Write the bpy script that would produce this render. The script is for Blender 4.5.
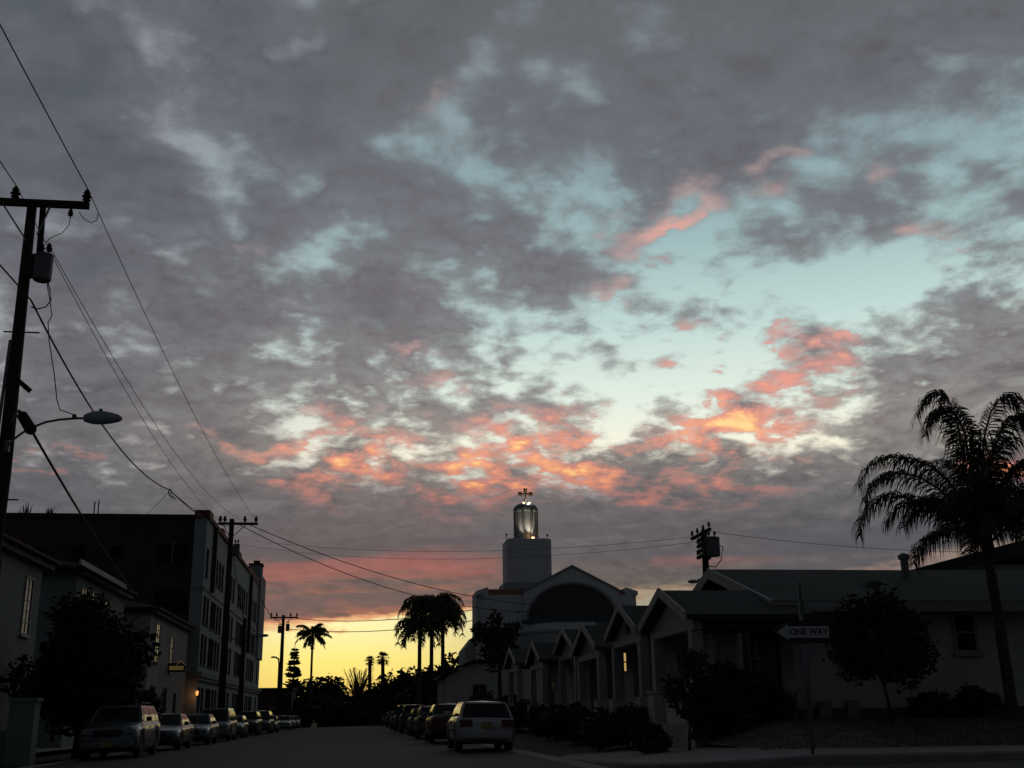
import bpy, bmesh, math, random
import numpy as np
from mathutils import Vector, Matrix
C = bpy.context.scene
for _o in list(bpy.data.objects): bpy.data.objects.remove(_o)
R = math.radians
rnd = random.Random(7)

# ------------------------------------------------------------------ camera
W, H, F = 1024, 768, 1120.0
PITCH, HEAD, ROLL = R(16.462876686), R(7.719870238), 0.013
EYE = Vector((0, 0, 1.5))
CM = Matrix.Rotation(-HEAD, 3, 'Z') @ Matrix.Rotation(math.pi/2 + PITCH, 3, 'X') @ Matrix.Rotation(-ROLL, 3, 'Z')
cd = bpy.data.cameras.new('camera'); cam = bpy.data.objects.new('camera', cd); C.collection.objects.link(cam)
cam.matrix_world = Matrix.Translation(EYE) @ CM.to_4x4()
cd.sensor_width = 36; cd.lens = 36*F/W; cd.clip_end = 5000; cd.clip_start = 0.05
C.camera = cam
C.view_settings.view_transform = 'Standard'; C.view_settings.look = 'None'
C.view_settings.exposure = 0; C.view_settings.gamma = 1; C.view_settings.use_curve_mapping = False
C.render.resolution_x = W; C.render.resolution_y = H
C.cycles.max_bounces = 5; C.cycles.diffuse_bounces = 2; C.cycles.glossy_bounces = 3; C.cycles.transparent_max_bounces = 6

def ray(px, py): return CM @ Vector(((px-512)/F, -(py-384)/F, -1))
def aty(px, py, Y): d = ray(px, py); return EYE + d*(Y/d.y)
def atx(px, py, X): d = ray(px, py); return EYE + d*(X/d.x)
def azel(px, py): d = ray(px, py).normalized(); return math.degrees(math.atan2(d.x, d.y)), math.degrees(math.asin(d.z))
def lin(c):
    return tuple([(v/255/12.92 if v/255 <= .04045 else ((v/255+.055)/1.055)**2.4) for v in c])

# ------------------------------------------------------------------ sky (world): afterglow under a broken cloud deck
world = bpy.data.worlds.new("World"); C.world = world; world.use_nodes = True
NT = world.node_tree; NT.nodes.clear(); LK = NT.links.new
def nd(t, **k):
    n = NT.nodes.new(t)
    for a, b in k.items(): setattr(n, a, b)
    return n
def put(sock, v):
    if isinstance(v, (int, float)): sock.default_value = v
    elif isinstance(v, (tuple, list)):
        sock.default_value = (tuple(v)+(1,))[:len(sock.default_value)] if len(sock.default_value) == 4 else tuple(v)[:3]
    else: LK(v, sock)
def m(op, a, b=0.0, c=0.0, clamp=False):
    n = nd('ShaderNodeMath', operation=op); n.use_clamp = clamp
    put(n.inputs[0], a); put(n.inputs[1], b); put(n.inputs[2], c); return n.outputs[0]
def mix(f, a, b):
    n = nd('ShaderNodeMix', data_type='RGBA'); put(n.inputs[0], f); put(n.inputs[6], a); put(n.inputs[7], b); return n.outputs[2]
def sstep(v, lo, hi):
    n = nd('ShaderNodeMapRange', interpolation_type='SMOOTHSTEP'); put(n.inputs[0], v); n.inputs[1].default_value = lo; n.inputs[2].default_value = hi; return n.outputs[0]
def ramp(f, stops):
    n = nd('ShaderNodeValToRGB'); e = n.color_ramp.elements
    e[0].position, e[0].color = stops[0][0], tuple(stops[0][1])+(1,)
    e[1].position, e[1].color = stops[-1][0], tuple(stops[-1][1])+(1,)
    for p, c in stops[1:-1]:
        q = e.new(p); q.color = tuple(c)+(1,)
    put(n.inputs[0], f); return n.outputs[0]
def noise(vec, scale, detail=5, rough=.55, dist=0.0, lac=2.0):
    n = nd('ShaderNodeTexNoise'); put(n.inputs['Vector'], vec); n.inputs['Scale'].default_value = scale
    n.inputs['Detail'].default_value = detail; n.inputs['Roughness'].default_value = rough; n.inputs['Distortion'].default_value = dist
    n.inputs['Lacunarity'].default_value = lac
    return n.outputs[0], n.outputs[1]
tc = nd('ShaderNodeTexCoord'); sx = nd('ShaderNodeSeparateXYZ'); LK(tc.outputs['Generated'], sx.inputs[0])
DX, DY, DZ = sx.outputs
AZ = m('MULTIPLY', m('ARCTAN2', DX, DY), 180/math.pi)
EL = m('MULTIPLY', m('ARCSINE', DZ), 180/math.pi)
zz = m('ADD', m('MAXIMUM', DZ, 0.0), 0.25)
cv = nd('ShaderNodeCombineXYZ'); LK(m('DIVIDE', DX, zz), cv.inputs[0]); LK(m('DIVIDE', DY, zz), cv.inputs[1])
Q = cv.outputs[0]
zz2 = m('ADD', m('MAXIMUM', m('SUBTRACT', DZ, 0.012), 0.0), 0.25)
cv2 = nd('ShaderNodeCombineXYZ'); LK(m('DIVIDE', DX, zz2), cv2.inputs[0]); LK(m('DIVIDE', DY, zz2), cv2.inputs[1])
Q2 = cv2.outputs[0]
# cloud cover (0 open sky - 9 thick) and how much of the low light each patch of the deck catches, 32-pixel patches of azimuth/elevation
COV = """77765677557888753787676788899975
78876577657888646888866767788765
8888767766888645678887776677555f
89988766587764365777677666654555
89998747887533465688778765545455
89987545768654446677666533344465
88886533888744665655532233455655
77774676877667566543324444442335
67888876447865647633234321121123
47755677648987535445322222111555
66655677557789742543222255366677
66777665567654334222223335477788
66777757666566454531112542366777
78656777454655355643566543567777
66667777655446554455666666777777
77766777777656656677777776666666
88888888888888888888888888888888
88888888888888888888888888888888
88888888888888888888888888877655
88888888888888888888888766555555
88888888888888888888888766555555
88888888888888888888888766555555""".replace('f', '5').split()
PNK = """00000000000000000000000000000000
00000000000000120000100000000000
00000000000003200000000000000000
00000000000023000000000000000040
00000000000000000000000150022001
00000030000000000000432260060300
00000000003000000003054000000020
00000003300000000054640000004630
00000022100000000203000001000000
00000022220000000053030040300023
00000001220033000010023255700000
00000000001144110000465465400000
00000000005104530504006644000000
00000063055751058664588753000000
66510002865673886654334134000477
22000000065246666566566532000366
00000001221013221111222223200023
00000004444444442220444433200000
00000005555555543332222333300000
77777777777777777776677765444444
77777777777777777777777765444444
77777777777777777777777765444444""".split()
for i, (a, b) in enumerate(zip(COV, PNK)): assert len(a) == 32 and len(b) == 32, (i, len(a), len(b))
tab = np.array([[[int(COV[i][j])/9, int(PNK[i][j])/9] for j in range(32)] for i in range(22)])
A0, A1, E0, E1, NR, NCc = -19.0, 34.0, 0.0, 36.0, 25, 32
CMi = CM.transposed()
def sample(az, el):
    a, e = R(az), R(el); d = CMi @ Vector((math.sin(a)*math.cos(e), math.cos(a)*math.cos(e), math.sin(e)))
    px, py = 512 + F*d.x/-d.z, 384 - F*d.y/-d.z
    u = min(max(px/32 - .5, 0), 30.999); v = min(max(py/32 - .5, 0), 20.999)
    i, j = int(v), int(u); fu, fv = u-j, v-i
    return (tab[i, j]*(1-fu)+tab[i, j+1]*fu)*(1-fv) + (tab[i+1, j]*(1-fu)+tab[i+1, j+1]*fu)*fv
_, wcol = noise(Q, 5.0, 3, .6)
sw = nd('ShaderNodeSeparateColor'); LK(wcol, sw.inputs[0])
AZw = m('ADD', AZ, m('MULTIPLY', m('SUBTRACT', sw.outputs[0], .5), 3.4))
ELw = m('ADD', EL, m('MULTIPLY', m('SUBTRACT', sw.outputs[1], .5), 2.2))
U = m('DIVIDE', m('SUBTRACT', AZw, A0), A1-A0, clamp=True)
V = m('MULTIPLY', m('DIVIDE', m('SUBTRACT', ELw, E0), E1-E0), NR-1)
acc = None
for i in range(NR):
    el = E0 + (E1-E0)*i/(NR-1)
    st = []
    for j in range(NCc):
        s = sample(A0+(A1-A0)*j/(NCc-1), el); st.append((j/(NCc-1), (float(s[0]), float(s[1]), 0)))
    r_ = ramp(U, st)
    acc = r_ if acc is None else mix(m('SUBTRACT', V, i-1, clamp=True), acc, r_)
sp = nd('ShaderNodeSeparateColor'); LK(acc, sp.inputs[0]); Cv, Pk = sp.outputs[0], sp.outputs[1]
# outside the photographed part of the sky: an added closed deck, darkened to dim the foreground
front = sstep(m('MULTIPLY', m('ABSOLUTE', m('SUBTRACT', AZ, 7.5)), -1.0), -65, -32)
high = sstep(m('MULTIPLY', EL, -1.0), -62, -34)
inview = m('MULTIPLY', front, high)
n1, _ = noise(Q, 6.0, 7, .54, .15)
n2, _ = noise(Q2, 6.0, 7, .54, .15)
n5, _ = noise(Q, 15.0, 6, .58, .2)
n6, _ = noise(Q2, 15.0, 6, .58, .2)
n3, _ = noise(Q, 24, 5, .62)
def puffs(vec, scale):                                   # rounded cloud heads
    wv = nd('ShaderNodeVectorMath', operation='SCALE'); ws = nd('ShaderNodeVectorMath', operation='SUBTRACT'); wa = nd('ShaderNodeVectorMath', operation='ADD')
    LK(noise(vec, scale*.8, 4, .6)[1], ws.inputs[0]); ws.inputs[1].default_value = (.5, .5, .5); LK(ws.outputs[0], wv.inputs[0]); wv.inputs[3].default_value = 1.1/scale
    LK(vec, wa.inputs[0]); LK(wv.outputs[0], wa.inputs[1])
    v = nd('ShaderNodeTexVoronoi', feature='F1'); LK(wa.outputs[0], v.inputs['Vector']); v.inputs['Scale'].default_value = scale; pass
    if 'Detail' in v.inputs: v.inputs['Detail'].default_value = 1.0; v.inputs['Roughness'].default_value = .55; v.normalize = True
    return m('SUBTRACT', .86, m('MULTIPLY', v.outputs['Distance'], 1.0))
p1, p2 = puffs(Q, 11.0), puffs(Q2, 11.0)
n5 = m('ADD', m('MULTIPLY', n5, .62), m('MULTIPLY', p1, .38))
n6 = m('ADD', m('MULTIPLY', n6, .62), m('MULTIPLY', p2, .38))
lowfac = sstep(EL, 8.0, 12.5)                              # the band near the horizon is smooth stratus
hifac = sstep(EL, 14, 27)
fine = m('MULTIPLY', m('SUBTRACT', 1.0, m('MULTIPLY', hifac, .65)), .62)
n1 = m('ADD', m('MULTIPLY', n1, m('SUBTRACT', 1.0, fine)), m('MULTIPLY', n5, fine))
n2 = m('ADD', m('MULTIPLY', n2, m('SUBTRACT', 1.0, fine)), m('MULTIPLY', n6, fine))
cloudA = m('ADD', m('ADD', Cv, m('MULTIPLY', m('SUBTRACT', n3, .5), .55)), m('MULTIPLY', m('SUBTRACT', n1, .5), m('SUBTRACT', m('ADD', 0.5, m('MULTIPLY', lowfac, 2.8)), m('MULTIPLY', hifac, .8))))
under = m('SUBTRACT', n1, n2)
cov = sstep(m('ADD', cloudA, m('ADD', .03, m('MULTIPLY', hifac, .01))), 0.24, 0.76)
under = m('SUBTRACT', n1, n2)
EL01 = m('DIVIDE', EL, 36, clamp=True)
def er(px_y, c):                                            # ramp stop from a height in the view
    return (max(0, min(1, azel(512, px_y)[1]/36)), lin(c))
clear = ramp(EL01, [er(y, c) for y, c in ((650, (250, 226, 120)), (560, (136, 134, 142)), (500, (178, 172, 172)), (455, (250, 246, 224)), (400, (226, 238, 226)), (330, (194, 218, 214)), (250, (160, 188, 190)), (170, (142, 166, 172)), (60, (138, 150, 156)), (0, (130, 140, 146)))])
dark = ramp(EL01, [er(y, c) for y, c in ((650, (80, 70, 72)), (560, (82, 81, 85)), (500, (88, 87, 91)), (430, (112, 102, 106)), (330, (106, 96, 103)), (250, (104, 97, 105)), (150, (99, 97, 104)), (0, (92, 95, 99)))])
# cooler, darker deck toward the left, greyer to the right
side = sstep(AZ, -15, 2)
dark = mix(side, mix(.45, dark, lin((62, 76, 86))), dark)
clear = mix(side, mix(.8, clear, lin((152, 152, 158))), clear)
thick = sstep(cloudA, .75, 1.45)
body = mix(m('MULTIPLY', m('SUBTRACT', n3, .25), 1.1, clamp=True), dark, mix(.45, dark, clear))
col = mix(cov, clear, body)
col = mix(m('MULTIPLY', thick, m('MULTIPLY', cov, .62)), col, mix(side, lin((56, 66, 76)), lin((74, 70, 78))))
relief = m('MULTIPLY', m('MULTIPLY', sstep(m('MULTIPLY', under, -1.0), .0, .16), cov), .40)
col = mix(m('MULTIPLY', m('MULTIPLY', sstep(under, .0, .16), cov), .42), col, mix(.45, dark, clear))
col = mix(relief, col, lin((66, 64, 72)))
edge = m('ADD', m('MULTIPLY', under, 6.5), m('MULTIPLY', m('SUBTRACT', n3, .5), 0.9))
thin = m('MULTIPLY', m('SUBTRACT', 1.0, m('ABSOLUTE', m('MULTIPLY', m('SUBTRACT', cov, .55), 1.5)), clamp=True), .35)
pn = m('MULTIPLY', Pk, m('ADD', m('ADD', .62, thin), m('MULTIPLY', edge, m('ADD', .25, m('MULTIPLY', lowfac, .75)))))
pn = m('MULTIPLY', m('MULTIPLY', pn, m('ADD', .25, m('MULTIPLY', sstep(cov, .03, .4), .75))), m('ADD', 1.0, m('MULTIPLY', hifac, .5)))
pinkc = ramp(EL01, [er(y, c) for y, c in ((640, (188, 100, 88)), (560, (150, 92, 92)), (500, (190, 118, 108)), (455, (242, 152, 128)), (400, (232, 152, 138)), (300, (214, 168, 160)), (150, (190, 160, 158)))])
hotc = ramp(EL01, [er(y, c) for y, c in ((640, (214, 112, 80)), (550, (170, 96, 92)), (500, (240, 150, 100)), (450, (255, 192, 132)), (390, (252, 168, 138)), (250, (224, 166, 154)))])
col = mix(m('MULTIPLY', sstep(pn, .24, .86), .86), col, pinkc)
col = mix(m('MULTIPLY', sstep(pn, .62, 1.05), .9), col, hotc)
col = mix(m('MULTIPLY', m('MULTIPLY', sstep(pn, .85, 1.25), m('MULTIPLY', sstep(EL, 9.5, 12), m('SUBTRACT', 1.0, sstep(EL, 15, 18)))), .8), col, lin((255, 226, 150)))
# streaks in the low stratus, long and thin
ls = nd('ShaderNodeCombineXYZ'); LK(m('MULTIPLY', AZ, .05), ls.inputs[0]); LK(m('ADD', m('MULTIPLY', EL, .8), m('MULTIPLY', AZ, -.02)), ls.inputs[1])
n4, _ = noise(ls.outputs[0], 1.3, 5, .6, .4)
lowband = m('SUBTRACT', 1.0, sstep(EL, 8.0, 10.8))
n4b = n4
bands = ramp(m('DIVIDE', EL, 12, clamp=True), [(0, (0, 0, 0)), ((azel(380, 632)[1])/12, (.10,)*3), ((azel(380, 610)[1])/12, (.14,)*3), ((azel(380, 596)[1])/12, (-.0,)*3), ((azel(380, 582)[1])/12, (0.0,)*3), ((azel(380, 566)[1])/12, (.12,)*3), ((azel(380, 545)[1])/12, (0,)*3)])
n4 = m('ADD', n4, m('SUBTRACT', bands, .03))
rosy = m('MULTIPLY', m('MULTIPLY', sstep(n4, .46, .64), lowband), sstep(Pk, .30, .55))
col = mix(m('MULTIPLY', rosy, .62), col, lin((176, 98, 92)))
col = mix(m('MULTIPLY', m('MULTIPLY', sstep(m('SUBTRACT', 1.0, n4), .46, .62), lowband), .7), col, lin((84, 84, 92)))
# the clear slot under the deck
pts = [azel(*p) for p in ((262, 631), (380, 619), (470, 610), (690, 592), (850, 566))]
k1, k0 = np.polyfit([p[0] for p in pts], [p[1] for p in pts], 1)
ledge = m('ADD', m('ADD', m('MULTIPLY', AZ, float(k1)), float(k0)), m('ADD', m('MULTIPLY', m('SUBTRACT', n4, .5), 2.4), m('MULTIPLY', m('SUBTRACT', n3, .5), .9)))
slot = m('SUBTRACT', 1.0, sstep(m('SUBTRACT', EL, ledge), -.45, .35))
faz = m('POWER', 2.718, m('MULTIPLY', m('POWER', m('ABSOLUTE', m('DIVIDE', m('ADD', AZ, 1.0), 10.5)), 2.0), -1.0))
glow = mix(faz, lin((138, 132, 124)), ramp(EL01, [er(y, c) for y, c in ((712, (226, 170, 76)), (690, (250, 214, 108)), (660, (252, 234, 130)), (625, (253, 245, 178)))]))
col = mix(slot, col, glow)
peach = m('MULTIPLY', m('MULTIPLY', m('MULTIPLY', slot, m('SUBTRACT', 1.0, slot)), 2.2), m('ADD', .15, m('MULTIPLY', faz, .85)), clamp=True)
col = mix(peach, col, lin((236, 150, 104)))
# unseen deck behind and overhead, kept dark to dim walls facing the camera
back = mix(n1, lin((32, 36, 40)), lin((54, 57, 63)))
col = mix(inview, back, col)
col = mix(sstep(EL, -1.5, 0.0), lin((20, 18, 16)), col)
sky = nd('ShaderNodeTexSky', sky_type='NISHITA'); sky.sun_disc = False
sky.sun_elevation = R(1.0); sky.sun_rotation = R(-1.0); sky.air_density = 1.0; sky.dust_density = 2.0
sb = nd('ShaderNodeBackground'); LK(sky.outputs[0], sb.inputs[0]); sb.inputs[1].default_value = 0.004
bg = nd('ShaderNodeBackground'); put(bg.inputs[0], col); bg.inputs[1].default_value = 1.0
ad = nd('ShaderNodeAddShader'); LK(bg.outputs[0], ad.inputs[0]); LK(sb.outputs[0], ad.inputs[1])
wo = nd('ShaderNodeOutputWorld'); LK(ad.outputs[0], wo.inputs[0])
world.cycles.sampling_method = 'MANUAL'; world.cycles.sample_map_resolution = 512

sl = bpy.data.lights.new('sun', 'SUN'); sl.energy = 0.02; sl.angle = R(0.6); sl.color = (1, .55, .28)
sun = bpy.data.objects.new('sun', sl); C.collection.objects.link(sun)
sd = Vector((math.sin(R(-1.0)), math.cos(R(-1.0)), math.tan(R(1.5))))
sun.rotation_euler = sd.to_track_quat('Z', 'Y').to_euler()

#@@SCENE
# ------------------------------------------------------------------ materials
MATS = {}
def mat(name, base, rough=.8, var=0.0, scale=3.0, bump=0.0, metal=0.0, spec=.5, coat=0.0, emit=None, estr=0.0, col2=None, trans=0.0, stretch=(1, 1, 1)):
    if name in MATS: return MATS[name]
    M = bpy.data.materials.new(name); M.use_nodes = True; t = M.node_tree; b = t.nodes['Principled BSDF']
    b.inputs['Roughness'].default_value = rough; b.inputs['Metallic'].default_value = metal
    b.inputs['Specular IOR Level'].default_value = spec; b.inputs['Coat Weight'].default_value = coat; b.inputs['Coat Roughness'].default_value = .08
    base = tuple(base)+(1,)
    b.inputs['Base Color'].default_value = base
    if var > 0 or bump > 0:
        tcn = t.nodes.new('ShaderNodeTexCoord'); mp = t.nodes.new('ShaderNodeMapping'); mp.inputs['Scale'].default_value = stretch
        t.links.new(tcn.outputs['Object'], mp.inputs['Vector'])
        n = t.nodes.new('ShaderNodeTexNoise'); n.inputs['Scale'].default_value = scale; n.inputs['Detail'].default_value = 6; n.inputs['Roughness'].default_value = .65
        t.links.new(mp.outputs[0], n.inputs['Vector'])
        r_ = t.nodes.new('ShaderNodeValToRGB'); e = r_.color_ramp.elements
        e[0].position = .3; e[1].position = .7
        e[0].color = tuple(c*(1-var) for c in base[:3])+(1,)
        e[1].color = (tuple(col2)+(1,)) if col2 else tuple(min(1, c*(1+var)) for c in base[:3])+(1,)
        t.links.new(n.outputs[0], r_.inputs[0]); t.links.new(r_.outputs[0], b.inputs['Base Color'])
        if bump > 0:
            bp = t.nodes.new('ShaderNodeBump'); bp.inputs['Strength'].default_value = bump; bp.inputs['Distance'].default_value = .02
            t.links.new(n.outputs[0], bp.inputs['Height']); t.links.new(bp.outputs[0], b.inputs['Normal'])
    if emit:
        b.inputs['Emission Color'].default_value = tuple(emit)+(1,); b.inputs['Emission Strength'].default_value = estr
    if trans: b.inputs['Transmission Weight'].default_value = trans
    MATS[name] = M; return M
def brickmat(name, c1, c2, mortar, sc=(1, 1, 1), bw=.5, rh=.25, swap=False):
    M = bpy.data.materials.new(name); M.use_nodes = True; t = M.node_tree; b = t.nodes['Principled BSDF']
    tcn = t.nodes.new('ShaderNodeTexCoord'); se = t.nodes.new('ShaderNodeSeparateXYZ'); t.links.new(tcn.outputs['Object'], se.inputs[0])
    co = t.nodes.new('ShaderNodeCombineXYZ'); t.links.new(se.outputs[1 if swap else 0], co.inputs[0]); t.links.new(se.outputs[2], co.inputs[1])
    br = t.nodes.new('ShaderNodeTexBrick'); t.links.new(co.outputs[0], br.inputs['Vector'])
    br.inputs['Color1'].default_value = tuple(c1)+(1,); br.inputs['Color2'].default_value = tuple(c2)+(1,); br.inputs['Mortar'].default_value = tuple(mortar)+(1,)
    br.inputs['Scale'].default_value = 1; br.inputs['Brick Width'].default_value = bw; br.inputs['Row Height'].default_value = rh; br.inputs['Mortar Size'].default_value = .012
    n = t.nodes.new('ShaderNodeTexNoise'); n.inputs['Scale'].default_value = .5; n.inputs['Detail'].default_value = 6
    t.links.new(tcn.outputs['Object'], n.inputs['Vector'])
    mx = t.nodes.new('ShaderNodeMix'); mx.data_type = 'RGBA'; mx.blend_type = 'MULTIPLY'; mx.inputs[0].default_value = .6
    rr = t.nodes.new('ShaderNodeValToRGB'); rr.color_ramp.elements[0].position = .3; rr.color_ramp.elements[0].color = (.5, .5, .5, 1); rr.color_ramp.elements[1].position = .65; rr.color_ramp.elements[1].color = (1, 1, 1, 1)
    t.links.new(n.outputs[0], rr.inputs[0]); t.links.new(br.outputs[0], mx.inputs[6]); t.links.new(rr.outputs[0], mx.inputs[7]); t.links.new(mx.outputs[2], b.inputs['Base Color'])
    b.inputs['Roughness'].default_value = .9
    MATS[name] = M; return M
ASPH = mat('asphalt', (.045, .044, .043), .8, .5, .7, .6)
GROUND = mat('ground_soil', (.05, .05, .035), .95, .4, .6, .3)
CONC = mat('concrete', (.36, .35, .33), .9, .22, 1.6, .25)
KERBM = mat('kerb_concrete', (.30, .29, .27), .85, .2, 3, .2)
LAWN = mat('lawn_soil', (.20, .20, .165), .95, .45, 2.2, .4)
GRASSM = mat('grass_blades', (.16, .165, .10), .8, .4, 5)
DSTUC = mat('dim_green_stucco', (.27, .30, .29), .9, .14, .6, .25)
DTILE = mat('dark_clay_tile', (.07, .035, .03), .85, .35, 4, .4)
WSTUC = mat('white_stucco', (.54, .54, .52), .9, .10, 1.2, .3)
CHSTUC = mat('whitewashed_render', (.80, .80, .79), .9, .08, .6, .2)
CHSTUC2 = mat('grey_render', (.50, .52, .52), .9, .08, .6, .2)
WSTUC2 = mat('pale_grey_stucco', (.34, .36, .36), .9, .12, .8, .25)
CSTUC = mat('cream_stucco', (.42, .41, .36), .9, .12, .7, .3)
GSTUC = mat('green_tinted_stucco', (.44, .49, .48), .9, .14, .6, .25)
WPAINT = mat('white_paint', (.36, .36, .35), .55, .06, 4)
WOODD = mat('dark_trim', (.05, .04, .035), .7, .25, 6)
SHING = brickmat('asphalt_shingle', (.085, .10, .098), (.065, .078, .078), (.04, .045, .045), bw=.3, rh=.05)
REDR = mat('red_clay_tile', (.20, .055, .04), .8, .35, 4, .4)
BRICK = brickmat('dark_red_brick', (.13, .055, .045), (.10, .046, .038), (.10, .075, .065), bw=.22, rh=.075)
BRICKS = brickmat('dark_red_brick_side', (.13, .055, .045), (.10, .046, .038), (.10, .075, .065), bw=.22, rh=.075, swap=True)
GLASS = mat('dark_window_glass', (.012, .014, .016), .06, spec=.8)
SCRN = mat('screened_glass', (.02, .021, .023), .9, spec=0)
CURT = mat('curtained_glass', (.10, .10, .10), .10, spec=.8, var=.5, scale=1.4)
SHUT = mat('dark_green_shutter', (.03, .045, .045), .6, .2, 8)
POLEW = mat('creosoted_wood', (.055, .038, .028), .9, .35, 5, .6, stretch=(6, 6, .5))
STEEL = mat('weathered_galvanized_steel', (.22, .23, .24), .5, .2, 6, metal=.6)
LAMPG = mat('lamp_housing_grey', (.42, .47, .47), .45, .12, 6)
BLACKR = mat('black_rubber', (.015, .015, .015), .8)
INSUL = mat('dark_glazed_porcelain', (.04, .025, .02), .25)
CANM = mat('transformer_paint', (.16, .17, .18), .5, .15, 3)
SIGNB = mat('sign_black', (.012, .012, .012), .55)
SIGNW = mat('sign_white', (.60, .61, .62), .6, .1, 6)
SIGNG = mat('street_sign_green', (.03, .075, .06), .9, .1, 5)
BARK = mat('tree_bark', (.055, .045, .035), .95, .35, 7, .6, stretch=(3, 3, .7))
PBARK = mat('palm_bark', (.085, .075, .062), .95, .3, 3, .5, stretch=(1, 1, 7))
TEAL = mat('teal_glazed_band', (.03, .10, .13), .35, .2, 2)
STONE = mat('dark_stone', (.10, .10, .10), .9, .3, 2, .4)
GOLD = mat('gilded_metal', (.70, .48, .18), .3, .15, 8, metal=1.0)
DOMEM = mat('dome_metal', (.26, .29, .31), .35, .2, 3, metal=.7)
DOORM = mat('dark_wood_door', (.05, .03, .02), .5, .3, 6)
LITW = mat('lit_window', (.3, .2, .1), .5, emit=(1, .66, .22), estr=0.5)
LAMPL = mat('lit_bulb', (.8, .6, .4), .5, emit=(1, .55, .22), estr=6.0)
YSIGN = mat('yellow_sign_face', (.42, .32, .09), .6, .15, 4, emit=(1, .74, .25), estr=.05)
def leafm(name, c, v=.45): return mat(name, c, .7, v, 1.3, spec=.25)
LEAF_D = leafm('leaf_dark', (.035, .052, .022)); LEAF_M = leafm('leaf_green', (.05, .075, .028)); LEAF_O = leafm('leaf_olive', (.065, .065, .03))
LEAF_P = leafm('palm_leaf', (.055, .075, .03)); LEAF_B = leafm('bare_twig', (.16, .12, .06)); LEAF_Y = leafm('dry_frond', (.10, .075, .04))
TAIL = mat('tail_lamp_red', (.16, .01, .01), .15, spec=.7)
HEADL = mat('headlamp_lens', (.30, .31, .32), .08, spec=.8, metal=.3)
TYRE = mat('tyre_rubber', (.018, .018, .018), .85)
RIM = mat('alloy_rim', (.35, .36, .37), .35, metal=.8)
CGLASS = mat('car_glass', (.01, .012, .014), .05, spec=.3)
PLATEY = mat('plate_faded_yellow', (.45, .33, .14), .5); PLATEW = mat('plate_white', (.5, .5, .48), .5)
TRIMK = mat('black_plastic', (.02, .02, .02), .5)
CHROME = mat('chrome_trim', (.55, .56, .57), .12, metal=1.0)

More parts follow.
